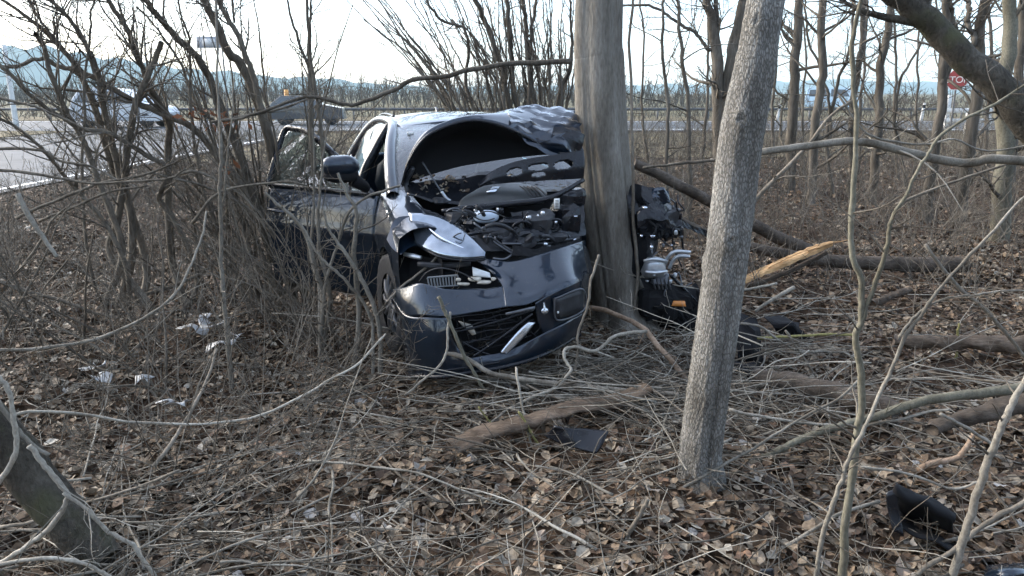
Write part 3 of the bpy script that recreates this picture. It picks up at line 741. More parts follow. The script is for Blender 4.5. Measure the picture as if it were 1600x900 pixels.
# small shrubs filling the left thicket and the wood edge: things with their own stems
def wild(x, y, ns, h, lean, spread, label, group, mat='bark_dark', n1=5, n2=3, tt=None, r0=(.006, .012), wobble=.09, g=None):
    g = g or rng
    b = gz(x, y, -.05); st = []
    for k in range(ns):
        t = g.normal(lean, spread); s2 = g.normal(0, .35); Lh = h * g.uniform(.6, 1.15)
        d = norm(np.array([t, s2, 1.])); pts = [b + np.array([g.normal(0, .1), g.normal(0, .1), 0])]
        for q in range(6):
            d = norm(d + np.array([t * .12, s2 * .1, -.05]) + g.normal(0, wobble, 3)); pts.append(pts[-1] + d * Lh / 6)
        st.append((catmull(np.array(pts), 16), np.linspace(g.uniform(*r0), .0022, 16)))
    return shrub('shrub', label, 'shrub', b, st, M[mat], M['bark_twig'], n1, n2, (.15, .55), (.08, .28), group, 5, .03, tt, rtip=.0011)
spots = [(-2.3, 4.9), (-2.7, 4.5), (-3.4, 5.2), (-3.9, 5.8), (-3.3, 6.6), (-4.2, 6.6), (-4.9, 7.2), (-2.6, 7.3), (-2.2, 5.6), (-5.2, 6.1), (-3.0, 4.0), (-3.7, 4.6), (-4.4, 5.2),
         (-5.6, 8.4), (-4.1, 8.2), (-2.9, 8.8), (-1.6, 7.9), (-6.2, 7.4), (-2.05, 4.2), (-4.0, 7.4), (-5.0, 9.4), (-3.5, 9.8), (-6.6, 9.4), (-1.5, 9.0)]
for x, y in spots:
    wild(x, y, 6, rng.uniform(.9, 1.5) if y < 6 else rng.uniform(.55, .95), -.15, .55, 'low bare shrub among the dense tangle on the left', 'bare shrubs in the left thicket', tt=None, n1=6)
for x, y in [(-1.5, 12.2), (-2.4, 11.6), (-.9, 12.6), (-3.2, 12.9), (-2.0, 13.6), (-4.2, 12.2), (-5.3, 11.6), (-.4, 13.4), (-6.4, 12.6)]:
    wild(x, y, 14, rng.uniform(1.7, 2.5), -.15, .35, 'grey brown brush standing behind the car on the left', 'brush behind the car', 'bark_twig', 5, 3, None, (.006, .011))
for x, y in [(-1.2, 3.0), (-1.1, 3.7), (-2.6, 3.2), (-.85, 4.2)]:
    wild(x, y, 7, rng.uniform(.5, .9), 0, .75, 'knee high tangle of thin twigs in the left foreground leaves', 'low twig tangles in the left foreground', 'bark_twig', 6, 4, None, (.0025, .005))
for x, y in [(-1.35, 5.0), (-1.6, 5.25), (-1.15, 4.9), (-1.8, 5.5)]:
    wild(x, y, 12, rng.uniform(1.1, 1.5), -.15, .28, 'thin upright bare stems screening the open front door', 'stems in front of the open door', 'bark_twig', 4, 3, None, (.004, .008))
for x, y in [(2.6, 8.6), (3.6, 9.4), (4.8, 10.2), (2.2, 10.6), (6.0, 11.2), (3.4, 12.0), (5.2, 13.0), (1.9, 12.8), (7.2, 13.4), (4.2, 7.6), (2.9, 14.2), (6.6, 9.2)]:
    wild(x, y, 9, rng.uniform(.8, 1.6), 0, .6, 'thin low brush standing in the leaves under the trees on the right', 'low brush in the wood on the right', 'bark_twig', 6, 4, None, (.004, .008))
# many stemmed bush behind the car
hb = gz(.35, 11.6, -.05); hst = []
for px, w0, w1 in [([(800, 165), (792, 110), (778, 70), (760, 30), (745, 0), (730, -30)], 10, 8), ([(808, 165), (802, 100), (798, 50), (790, -10)], 9, 7), ([(835, 165), (828, 90), (820, 40), (814, -10)], 9, 7),
                   ([(845, 165), (838, 90), (838, 40), (839, -10)], 6, 5), ([(868, 165), (885, 110), (892, 50), (890, -10)], 8, 3), ([(740, 160), (735, 80), (725, 45), (690, 28), (664, -5)], 6, 4)]:
    hst.append(T3(px, (11.6, 11.2), w0, w1, hb + np.array([rng.normal(0, .3), 0, 0]), 30, .01))
for k in range(52):
    ub = rng.uniform(680, 885); fan = (880 - ub) / 200
    ut = ub - fan * rng.uniform(60, 190) + rng.normal(0, 16); vt = rng.choice([-40, -20, 0, 30])
    um = ub * .55 + ut * .45 + fan * 12
    Yk = rng.uniform(10.8, 12.2)
    hst.append(T3([(ub, 175), (um, 95), (ut, vt)], Yk, rng.uniform(2.5, 5), 1.6, gz(P(ub, 175, Yk)[0] * .55 + .2, Yk), 24, .012))
shrub('hazel_coppice', 'tall many stemmed bush fanning out behind the car roof', 'coppice', hb, hst, M['bark_back'], M['bark_dark'], 9, 4, (.3, 1.0), (.12, .4), sides=5, tt=.45, ang=(15, 45), rtip=.0018)
# orange brown dry leaves hanging in the thicket
lm = MB()
for c0, n_, sg in (((318, 185), 26, .09), ((345, 187), 16, .07), ((352, 266), 4, .03), ((372, 262), 3, .03)):
    q = P(*c0, 5.6)
    for k in range(n_):
        cpt = q + rng.normal(0, sg, 3) * np.array([1.3, 1, .35]); a, b_ = norm(rng.normal(0, 1, (2, 3))); s_ = rng.uniform(.02, .04)
        lm.raw([cpt, cpt + a * s_ + b_ * s_ * .5, cpt + a * 2 * s_, cpt + a * s_ - b_ * s_ * .5], [(0, 1, 2, 3)])
o = lm.build('dry_leaves', simple('dry_leaf_orange', (.20, .075, .03), .8), origin=P(330, 186, 5.6)); tag(o, kind='stuff')

# ------------------------------------------------------------------ logs, branches and sticks on the ground
B = branch
def log(label, px, Y, w0, w1, mat, amp=.012, flat_=1.0, seed=0, cat='log', n=14, name='fallen_log'):
    p, r = T3(px, Y, w0, w1, None, 40, .002)
    org = p[len(p) // 2].copy(); a = np.arange(n) * 2 * pi / n
    T = norm(np.gradient(p, axis=0)); U = norm(np.cross(T, [0, 0, 1.])); V = np.cross(U, T)
    v = p[:, None] + r[:, None, None] * (U[:, None] * np.cos(a)[None, :, None] + flat_ * V[:, None] * np.sin(a)[None, :, None])
    v = crush(v, amp, seed)
    i = np.arange(39)[:, None] * n + np.arange(n)[None]; j = np.arange(39)[:, None] * n + (np.arange(n)[None] + 1) % n
    mb = MB(); mb.raw(v.reshape(-1, 3), np.stack([i, j, j + n, i + n], -1).reshape(-1, 4),
                      [(0, k, k + 1) for k in range(1, n - 1)] + [(39 * n, 39 * n + k + 1, 39 * n + k) for k in range(1, n - 1)])
    return tag(mb.build(name, mat, origin=org), label, cat)
log('dark fallen log sloping down behind the leaning trunk', [(990, 255), (1060, 288), (1110, 313), (1170, 345), (1215, 370), (1275, 396)], (6.9, 7.4), 15, 21, M['log'], .008)
log('long dark fallen log running right under the splintered wood', [(1058, 342), (1110, 365), (1170, 385), (1240, 400), (1300, 408), (1400, 413), (1510, 413)], (6.7, 6.9), 10, 26, M['log'], .008, seed=1)
log('crumbling brown rotten log in the leaves in front of the car', [(712, 698), (760, 676), (820, 656), (880, 642), (950, 624), (1010, 608)], (3.32, 3.8), 44, 44, M['rotten'], .05, .34, 2)
log('dark damp log behind the base of the pale sapling', [(1180, 588), (1240, 598), (1300, 612), (1350, 625), (1400, 645)], (4.1, 3.65), 24, 36, M['log'], .014, seed=3)
log('reddish brown log lying in the leaves at the right edge', [(1400, 532), (1450, 535), (1520, 538), (1600, 540), (1680, 545)], 4.6, 18, 28, M['rotten'], .035, seed=4)
log('brown log behind the spotted sapling at the right edge', [(1455, 672), (1500, 655), (1550, 640), (1610, 622), (1700, 600)], (3.35, 3.5), 26, 50, M['log'], .02, .8, 5)
log('short grey log among the leaves right of the pale sapling', [(1365, 474), (1385, 466), (1405, 459), (1422, 453)], 5.75, 13, 10, M['log'], .006, seed=6)
log('thick mossy log slanting down at the lower left corner', [(-90, 570), (0, 682), (50, 742), (100, 802), (140, 850), (165, 880)], (2.45, 2.42), 72, 62, M['bark_mossy'], .010, seed=7, n=20)
# splintered fresh timber
p, r = T3([(1156, 441), (1180, 430), (1215, 415), (1250, 400), (1280, 388), (1308, 377)], 6.3, 10, 10, None, 30, 0)
wd = np.interp(np.linspace(0, 1, 30), [0, .1, .5, .8, .93, 1], [.8, 1.05, 1.3, 1.1, .7, .04])
root = thing('split_branch', 'freshly split branch with bright orange wood, right of the leaning trunk', 'branch', p[0])
mb = MB(); n_ = 12; a = np.arange(n_) * 2 * pi / n_; T = norm(np.gradient(p, axis=0)); U = norm(np.cross(T, [0, 0, 1.])); V = np.cross(U, T)
rr_ = (r * wd)[:, None] * (1 + .38 * rng.normal(0, 1, n_)[None] + .08 * rng.normal(0, 1, (30, n_)))
v = p[:, None] + rr_[..., None] * (.7 * U[:, None] * np.cos(a)[None, :, None] + V[:, None] * np.sin(a)[None, :, None])
i = np.arange(29)[:, None] * n_ + np.arange(n_)[None]; j = np.arange(29)[:, None] * n_ + (np.arange(n_)[None] + 1) % n_
mb.raw(v.reshape(-1, 3), np.stack([i, j, j + n_, i + n_], -1).reshape(-1, 4)); mb.build('split_wood', M['splinter'], root, smooth_=False)
p2, r2 = T3([(1166, 447), (1200, 436), (1240, 420), (1275, 403), (1292, 394)], 6.34, 8, 7, None, 20, .002)
mb = MB(); mb.tubes(p2[None], r2[None], 8, .5, True); mb.build('bark', M['log'], root)
for a0, a1 in (((1262, 392), (1312, 376)), ((1200, 418), (1268, 386)), ((1275, 388), (1328, 374))):
    mb = MB(); p3, r3 = T3([a0, ((a0[0] + a1[0]) / 2, (a0[1] + a1[1]) / 2 - 1), a1], 6.27, 4, .4, None, 8, 0); mb.tubes(p3[None], r3[None], 4); mb.build('splinter', M['splinter'], root, smooth_=False)

B('fallen_branch', 'thick grey branch hanging level behind the pale sapling, sawn end at left', 'branch', [(1189, 237), (1250, 229), (1330, 220), (1390, 229), (1450, 244), (1510, 253), (1545, 247), (1600, 250), (1690, 262), (1800, 330), (1950, 470)], (5.2, 5.0), 11, 17, M['bark_pale'], .3, 3, 2, (.3, .9), (.1, .3), 9)
B('fallen_branch', 'thin dark branch lying level between the two big trunks', 'branch', [(1005, 262), (1060, 256), (1110, 252), (1150, 246), (1190, 238)], 6.0, 4, 6, M['bark_dark'], .6, 6, 3)
B('fallen_branch', 'forked grey branch leaning up behind the leaning trunk on its right', 'branch', [(1175, 320), (1200, 292), (1230, 262), (1262, 228), (1300, 180), (1340, 150)], 5.6, 8, 4, M['bark_twig'], .7, 6, 3, (.2, .7), (.1, .3))
B('fallen_branch', 'thin reddish branch sloping up to the thick pale tree', 'branch', [(1400, 320), (1440, 303), (1490, 285), (1560, 262), (1620, 240)], 5.4, 5, 4, M['bark_twig'], .6, 3, 2)
B('fallen_branch', 'thin pale branch drooping in a wave past the stop sign trees', 'branch', [(1310, 150), (1350, 205), (1400, 222), (1450, 226), (1490, 218), (1540, 235), (1620, 225)], 5.6, 4, 3, M['bark_pale'], .4, 6, 2)
B('fallen_branch', 'long thick pale branch arching low across the right foreground', 'branch', [(1165, 727), (1190, 718), (1215, 708), (1250, 690), (1290, 675), (1330, 662), (1370, 652), (1400, 640), (1450, 625), (1500, 617), (1540, 612), (1600, 604), (1720, 590)], (3.25, 3.4), 9, 17, M['bark_green'], .55, 2, 2, sides=10)
B('fallen_branch', 'thin pale stick running just below the long arching branch', 'branch', [(1140, 640), (1180, 648), (1260, 660), (1330, 666), (1400, 655), (1450, 644), (1485, 640)], (3.4, 3.3), 5, 4, M['bark_pale'], .5)
B('fallen_branch', 'thin straight stick slanting up right from the foot of the rough trunk', 'branch', [(1062, 766), (1120, 730), (1180, 698), (1250, 655), (1312, 618), (1345, 590)], (2.9, 3.2), 5, 4, M['bark_pale'], .4, 2, 2)
B('fallen_branch', 'pale stick slanting up to the forked foot of the sapling', 'branch', [(1165, 893), (1180, 884), (1240, 845), (1304, 807), (1340, 795), (1374, 784)], (2.5, 2.7), 7, 5, M['bark_pale'], .5)
B('fallen_branch', 'red tinged grey branch crossing the foot of the spotted sapling', 'branch', [(1415, 910), (1460, 882), (1500, 855), (1540, 820), (1600, 786), (1680, 745)], (2.28, 2.4), 8, 8, M['bark_twig'], .95)
B('fallen_branch', 'thin pale bent stick above the black plastic panel at lower right', 'branch', [(1345, 728), (1390, 733), (1440, 747), (1495, 765), (1530, 752)], (2.9, 2.8), 4, 4, M['bark_pale'], .55)
B('fallen_branch', 'short pale stick slanting down to the spotted sapling', 'branch', [(1468, 647), (1500, 662), (1530, 680), (1556, 698)], 3.0, 5, 6, M['bark_pale'], .5)
B('fallen_branch', 'broken stick with torn orange end, left of the spotted sapling', 'branch', [(1436, 736), (1460, 724), (1492, 715), (1510, 698), (1522, 676)], 3.1, 11, 7, M['brokenwood'], .5)
B('fallen_branch', 'grey stick rising left to right near the short grey log', 'branch', [(1180, 486), (1205, 470), (1225, 458), (1242, 449)], 5.6, 5, 7, M['bark_pale'], .5)
B('fallen_branch', 'short straight pale stick under the split orange wood', 'branch', [(1158, 454), (1190, 448), (1214, 443)], 5.8, 4, 4, M['bark_pale'], .7)
B('fallen_branch', 'yellow green stick lying level right of the rough trunk', 'branch', [(1150, 530), (1190, 528), (1250, 523), (1300, 522), (1340, 524)], 4.6, 5, 4, M['yellow'], .5)
B('fallen_branch', 'thin pale branch with side twigs right of the rough trunk', 'branch', [(1150, 504), (1190, 512), (1240, 545), (1290, 550), (1320, 552), (1338, 560)], 4.5, 4, 3, M['bark_pale'], .4, 8, 3)
B('fallen_branch', 'long thin stick descending left of the dark damp log', 'branch', [(1228, 516), (1250, 548), (1275, 585), (1300, 615), (1340, 640)], 4.4, 4, 3, M['bark_twig'], .8)
B('fallen_branch', 'long grey stick rising steeply at the right edge', 'branch', [(1445, 382), (1490, 440), (1530, 475), (1570, 520), (1610, 570)], 4.0, 6, 6, M['bark_twig'], .9, 4, 2)
B('fallen_branch', 'splintered pale pole leaning on the foot of the struck tree', 'branch', [(919, 480), (949, 487), (980, 500), (1007, 516), (1022, 536), (1047, 564), (1075, 596), (1092, 618)], (4.9, 4.0), 8, 9, M['brokenwood'], .5, 2, 2, sides=8)
B('fallen_branch', 'upright thorny twig between the bumper and the struck tree', 'branch', [(936, 398), (928, 420), (921, 440), (917, 478), (902, 522), (904, 540), (898, 590)], (4.15, 4.0), 4, 4, M['bark_twig'], .8, 7, 2, (.05, .15), (.03, .08))
B('fallen_branch', 'white crooked branch with a fork in front of the struck tree', 'branch', [(722, 693), (769, 660), (796, 640), (833, 622), (867, 609), (884, 593), (895, 578), (888, 566), (884, 548), (900, 542), (928, 549), (945, 540), (960, 526), (990, 521), (1010, 518)], (3.6, 4.2), 4, 6, M['bark_pale'], .8, 5, 2, (.15, .4), (.05, .15))
B('fallen_branch', 'long brown pole with a torn orange end lying before the bumper', 'branch', [(697, 550), (725, 558), (760, 578), (800, 588), (870, 598), (950, 607), (1010, 613), (1074, 618)], (4.0, 3.85), 8, 8, M['bark_twig'], 1.0, 2, 2, sides=8)
B('fallen_branch', 'greenish stick leaning upright against the front bumper', 'branch', [(686, 462), (695, 485), (702, 500), (713, 525), (729, 562), (743, 585), (758, 612)], (3.98, 3.9), 6, 5, M['bark_green'], .4)
B('fallen_branch', 'thin bent twig standing left of the bumper grille', 'branch', [(704, 488), (701, 520), (697, 552), (688, 572), (655, 600), (632, 618)], (3.98, 3.9), 4, 4, M['bark_pale'], .6)
B('fallen_branch', 'thin upright pale twig over the rotten log', 'branch', [(806, 575), (808, 589), (816, 629), (827, 684), (842, 735)], (3.8, 3.4), 4, 4, M['bark_pale'], .5)
B('fallen_branch', 'thin stick lying slantwise over the headlight and bumper corner', 'branch', [(703, 356), (690, 384), (678, 405), (650, 430), (626, 448), (606, 470)], (4.55, 4.25), 4, 4, M['bark_twig'], .9)
B('lichen_twig', 'short twig crusted with yellow lichen beside the dark flat panel', 'twig', [(810, 643), (822, 662), (836, 688), (852, 708)], 3.45, 4, 4, M['yellow'], .5, 4, 2, (.03, .06), (.01, .03))
B('lichen_twig', 'tiny yellow lichen twig above the end of the rotten log', 'twig', [(748, 636), (758, 650), (770, 664)], 3.6, 3, 3, M['yellow'], .5)
B('lichen_twig', 'yellow lichen twig standing by the reddish log at right', 'twig', [(1494, 560), (1496, 540), (1497, 520), (1499, 505)], 4.6, 4, 3, M['yellow'], .5)
B('long_branch', 'long white curved branch lying across the left foreground', 'branch', [(24, 648), (60, 643), (130, 646), (200, 657), (300, 661), (400, 650), (470, 620), (520, 590), (560, 570), (588, 540), (602, 522)], (2.75, 3.9), 5, 3, M['bark_pale'], .95, 3, 2, (.1, .3), (.05, .15))
B('long_branch', 'pale branch curling in a loop at the left edge', 'branch', [(-20, 575), (0, 590), (12, 605), (20, 640), (27, 680), (22, 715), (0, 750), (-30, 780)], 2.35, 8, 8, M['bark_pale'], .9)
B('long_branch', 'grey stick crossing behind the loop at the left edge', 'branch', [(-20, 600), (0, 625), (25, 660), (50, 690), (76, 712)], 2.4, 10, 6, M['bark_pale'], .3)
B('long_branch', 'rough pale branch bending down over the mossy log', 'branch', [(46, 698), (60, 716), (80, 742), (98, 766), (104, 776), (98, 798), (75, 827), (40, 855), (0, 880), (-30, 900)], 2.2, 9, 7, M['bark_pale'], .75, 2, 2, sides=9)
B('long_branch', 'pale branch running down right from the mossy log to the bottom edge', 'branch', [(100, 768), (130, 790), (165, 825), (200, 845), (220, 870), (245, 905)], 2.2, 6, 7, M['bark_pale'], .7, 3, 2, (.1, .3), (.04, .1))
B('long_branch', 'pale forked stick along the bottom left corner', 'branch', [(-20, 884), (40, 875), (90, 872), (130, 880), (160, 896), (180, 910)], 2.15, 7, 6, M['bark_pale'], .8, 3, 2, (.1, .3), (.04, .1))
B('long_branch', 'straight grey stick rising right over the mossy log', 'branch', [(0, 823), (60, 812), (120, 790), (200, 768), (280, 735)], 2.5, 6, 4, M['bark_twig'], .9, 3, 2)
B('long_branch', 'thin pale stick lying flat left of centre in the leaf litter', 'branch', [(480, 719), (540, 724), (600, 732), (660, 742), (720, 765), (785, 790)], (3.1, 2.8), 4, 3, M['bark_pale'], .6)
B('long_branch', 'grey stick slanting through the leaves by the white branch', 'branch', [(240, 728), (262, 700), (280, 672), (305, 630), (325, 590), (338, 545)], (3.0, 3.6), 7, 4, M['bark_twig'], 1.0)
B('long_branch', 'bare forked stick near the bottom centre', 'branch', [(720, 880), (770, 870), (810, 880), (850, 905)], 2.55, 6, 5, M['bark_pale'], .7, 3, 2, (.1, .3), (.04, .1))
B('long_branch', 'brown stick standing in the leaves near the bottom centre', 'branch', [(960, 880), (975, 850), (1000, 805), (1012, 780)], 2.6, 9, 6, M['bark_twig'], .7)

# ------------------------------------------------------------------ the crashed car (front faces -y in its own frame)
car = thing('crashed_car', 'dark blue crashed car with buckled open bonnet, wrapped around the tree', 'car', tuple(CAR0), rz=CARTH)
def part(name, mb, mat, parent=None, thick=0, weld=0, sm=True, sub=0, label=None, off_=1):
    o = mb.build(name, M[mat] if isinstance(mat, str) else mat, parent or car, weld=weld, smooth_=sm)
    if sub:
        m = o.modifiers.new('s', 'SUBSURF'); m.levels = m.render_levels = sub
    if thick:
        m = o.modifiers.new('t', 'SOLIDIFY'); m.thickness = thick; m.offset = off_
    if label: o['label'] = label
    return o
def CP(rows): return [[C(*q) for q in r] for r in rows]
def tubep(name, pts, r, mat, n=8, parent=None, res=None, px=False):
    pts = [C(*q) for q in pts] if px else pts
    mb = MB(); mb.path(pts, r, n, res, 0, .5, True); return part(name, mb, mat, parent)

# --- body sides
def wy(y): return np.interp(y, [0, .12, .3, .6, 1.0, 3.4, 3.9, 4.25, 4.35], [.66, .78, .86, .905, .912, .912, .88, .80, .72])
def prof(z): return np.interp(z, [.16, .24, .32, .5, .66, .76, .86, .95, 1.06], [.93, .955, .97, .995, 1.0, 1.0, .985, .955, .90])
def ztop(y): return np.interp(y, [.3, .45, .8, 1.3, 2.4, 3.4, 4.2], [.78, .83, .90, .965, .975, 1.01, 1.05])
ARCH = [(.85, .335, .375), (3.52, .335, .375)]
def side(sg, y0, y1, zb=.19, step=.03):
    ny = max(6, int((y1 - y0) / step)); nz = 26
    ys = np.linspace(y0, y1, ny + 1); Y = np.repeat(ys[None], nz + 1, 0)
    Z = zb + (np.array([ztop(y) for y in ys])[None] - zb) * np.linspace(0, 1, nz + 1)[:, None]
    ins = np.zeros(Y.shape, bool)
    for cy, cz, R in ARCH:
        d = np.hypot(Y - cy, Z - cz); i = d < R; k = R / np.maximum(d, 1e-6)
        near = i & (d > R - .05)
        Y = np.where(near, cy + (Y - cy) * k, Y); Z = np.where(near, cz + (Z - cz) * k, Z)
        ins |= i & ~near
    crease = .012 * np.exp(-((Z - .70) / .035) ** 2) - .010 * np.exp(-((Z - .42) / .10) ** 2)
    X = sg * (wy(Y) * prof(Z) + crease * (Y > 1.2) * (Y < 3.4))
    keep = ~(ins[:-1, :-1] | ins[1:, :-1] | ins[:-1, 1:] | ins[1:, 1:])
    mb = MB(); mb.grid(np.stack([X, Y, Z], -1), keep=keep); return mb
f = side(-1, .46, 1.32)
# fender top: from the shoulder inwards to the engine bay edge
ysf = np.linspace(.46, 1.32, 8)
fr = [[(-wy(y) * prof(ztop(y)), y, ztop(y)) for y in ysf]]
fr.append([(-.845 + .02 * (y < .6), y, ztop(y) + .035) for y in ysf])
fr.append([(-.775, y, ztop(y) + .055) for y in ysf])
fr.append([(np.interp(y, [.46, 1.32], [-.66, -.69]), y, ztop(y) + .055) for y in ysf])
fr.append([(np.interp(y, [.46, 1.32], [-.64, -.67]), y, ztop(y) + .0) for y in ysf])
f.patch(fr, 3, 3)
f.patch(CP([[(604, 374, .60), (613, 388, .52), (626, 398, .45)], [(618, 342, .66), (628, 364, .57), (641, 386, .46)], [(642, 337, .665), (647, 360, .6), (655, 383, .49)]]), 4, 4)
fender = part('front_wing', f, 'paint', weld=.004)
part('rear_door', side(-1, 2.44, 3.34), 'paint', thick=.01, label='closed rear door on the side of the open front door')
part('rear_quarter', side(-1, 3.36, 4.25), 'paint', weld=.002)
part('sill', (lambda mb: (mb.patch([[(-.83, 1.3, .17), (-.83, 2.44, .17)], [(-.885, 1.3, .20), (-.885, 2.44, .20)], [(-.885, 1.3, .33), (-.885, 2.44, .33)], [(-.80, 1.3, .37), (-.80, 2.44, .37)]], 4, 2), mb)[1])(MB()), 'paint')
part('far_side_panel', side(1, 1.55, 4.25), 'paint', weld=.002)
# --- roof, pillars, glass
rows = []
for y, zc, hw in ((2.12, 1.425, .57), (2.25, 1.447, .585), (2.6, 1.475, .595), (3.0, 1.475, .60), (3.4, 1.445, .59), (3.75, 1.385, .57)):
    rows.append([(hw * a, y + .05 * (abs(a)) ** 2 - .03, zc - .055 * abs(a) ** 2.5) for a in (-1, -.8, -.4, 0, .4, .8, 1)])
mb = MB(); mb.patch(rows, 4, 4); roof = part('roof', mb, 'paint', thick=.015)
tubep('roof_aerial', [(0, 3.5, 1.44), (0, 3.58, 1.50), (0, 3.66, 1.51)], [.02, .012, .006], 'blackgloss', 6, roof)
for sg in (-1, 1):
    mb = MB()
    pts = [(-.80, 1.16, .985), (-.775, 1.42, 1.13), (-.72, 1.75, 1.285), (-.655, 2.05, 1.385), (-.622, 2.35, 1.42), (-.62, 2.75, 1.43), (-.63, 3.2, 1.405), (-.66, 3.6, 1.31), (-.72, 3.95, 1.14), (-.76, 4.12, 1.02)]
    pts = [(-sg * x, y, z) for x, y, z in pts]
    mb.path(pts, [.045, .043, .040, .038, .034, .032, .034, .045, .06, .07], 10, 60); part('windscreen_pillar', mb, 'paint')
    tubep('door_post', [(sg * .605, 2.48, 1.41), (sg * .74, 2.46, 1.2), (sg * .855, 2.44, .96), (sg * .86, 2.44, .5), (sg * .84, 2.44, .25)], .038, 'blackgloss', 8)
    mb = MB()
    zs = lambda t: np.interp(t, [0, 1], [.99, 1.39])
    mb.patch([[(sg * .855, 2.50, .98), (sg * .855, 2.9, .99), (sg * .85, 3.3, 1.0), (sg * .80, 3.75, 1.03)], [(sg * .755, 2.50, 1.2), (sg * .755, 2.9, 1.21), (sg * .745, 3.25, 1.21), (sg * .745, 3.62, 1.17)], [(sg * .635, 2.50, 1.39), (sg * .635, 2.85, 1.40), (sg * .645, 3.15, 1.385), (sg * .68, 3.5, 1.32)]], 3, 3)
    part('rear_side_window', mb, 'glass')
    tubep('window_trim', [(sg * .86, 2.45, .985), (sg * .865, 2.9, .995), (sg * .86, 3.35, 1.01), (sg * .80, 3.9, 1.05)], .011, 'chrome', 6)
    tubep('roof_rail', [(sg * .575, 2.5, 1.465), (sg * .585, 2.9, 1.475), (sg * .585, 3.3, 1.45)], .010, 'blackgloss', 6)
mb = MB(); mb.patch([[(.62, 1.4, 1.1), (.85, 1.75, .98), (.855, 2.4, .98)], [(.66, 1.7, 1.24), (.72, 2.0, 1.24), (.74, 2.42, 1.22)], [(.62, 2.05, 1.375), (.625, 2.2, 1.39), (.635, 2.42, 1.39)]], 3, 3); part('far_front_window', mb, 'glass')
mb = MB()
mb.patch([[(-.775, 1.2, .985), (-.40, 1.06, .995), (0, 1.02, 1.0), (.40, 1.06, .995), (.775, 1.2, .985)],
          [(-.69, 1.70, 1.255), (-.36, 1.60, 1.275), (0, 1.57, 1.28), (.36, 1.60, 1.275), (.69, 1.70, 1.255)],
          [(-.60, 2.14, 1.395), (-.32, 2.10, 1.42), (0, 2.09, 1.428), (.32, 2.10, 1.42), (.60, 2.14, 1.395)]], 5, 5)
ws = part('windscreen', mb, 'cracked')
mb = MB(); mb.box(-.54, 1.93, 1.355, .05, .012, .022); part('windscreen_sticker', mb, 'label', ws)
mb = MB(); mb.patch([[(-.70, 4.18, 1.03), (0, 4.26, 1.05), (.70, 4.18, 1.03)], [(-.62, 3.95, 1.22), (0, 4.02, 1.24), (.62, 3.95, 1.22)], [(-.55, 3.72, 1.365), (0, 3.78, 1.39), (.55, 3.72, 1.365)]], 4, 4); part('rear_window', mb, 'glass')
mb = MB(); mb.patch([[(-.70, 4.20, 1.03), (0, 4.28, 1.05), (.70, 4.20, 1.03)], [(-.74, 4.26, .85), (0, 4.34, .86), (.74, 4.26, .85)], [(-.74, 4.27, .58), (0, 4.35, .58), (.74, 4.27, .58)]], 6, 4); part('tailgate', mb, 'paint', thick=.02)
mb = MB(); mb.patch([[(-.86, 4.0, .58), (-.76, 4.28, .58), (0, 4.40, .58), (.76, 4.28, .58), (.86, 4.0, .58)], [(-.87, 4.0, .40), (-.78, 4.32, .40), (0, 4.43, .40), (.78, 4.32, .40), (.87, 4.0, .40)], [(-.82, 4.0, .24), (-.74, 4.24, .22), (0, 4.34, .22), (.74, 4.24, .22), (.82, 4.0, .24)]], 5, 4); part('rear_bumper', mb, 'paint', thick=.02)
for sg in (-1, 1):
    mb = MB(); mb.patch([[(sg * .83, 4.02, .98), (sg * .76, 4.20, 1.0), (sg * .5, 4.29, .98)], [(sg * .85, 4.04, .80), (sg * .78, 4.25, .82), (sg * .5, 4.335, .84)]], 5, 4)
    part('tail_light', mb, simple('tail_light_red', (.35, .01, .01), .2, coat=1), thick=.02)
# --- interior
mb = MB(); mb.patch([[(-.74, 1.22, .97), (0, 1.12, .985), (.74, 1.22, .97)], [(-.74, 1.62, .94), (0, 1.6, .97), (.74, 1.62, .94)], [(-.74, 1.75, .72), (0, 1.72, .70), (.74, 1.75, .72)], [(-.74, 1.6, .3), (0, 1.6, .3), (.74, 1.6, .3)]], 5, 5); part('dashboard', mb, 'blackmatte')
mb = MB(); mb.box(0, 2.75, .22, 1.66, 2.9, .06); part('floor_pan', mb, 'blackmatte')
for sx in (-.37, .37):
    mb = MB(); mb.lump((sx, 2.35, .48), (.5, .55, .26), 1, .05); mb.lump((sx, 2.66, .83), (.48, .18, .72), 2, .05); mb.lump((sx, 2.72, 1.24), (.26, .11, .17), 3, .04); part('seat', mb, 'seat')
mb = MB(); mb.lump((0, 3.3, .5), (1.25, .5, .26), 4, .05); mb.lump((0, 3.58, .82), (1.25, .18, .66), 5, .05); part('rear_seat', mb, 'seat')
a = np.linspace(0, 2 * pi, 28)
mb = MB(); mb.path([( .37 + .18 * cos(t), 1.93 + .06 * sin(t), .90 + .17 * sin(t)) for t in a], .014, 6, 56); mb.path([(.20, 1.93, .90), (.37, 1.9, .89), (.54, 1.93, .90)], .02, 6); part('steering_wheel', mb, 'blackmatte')
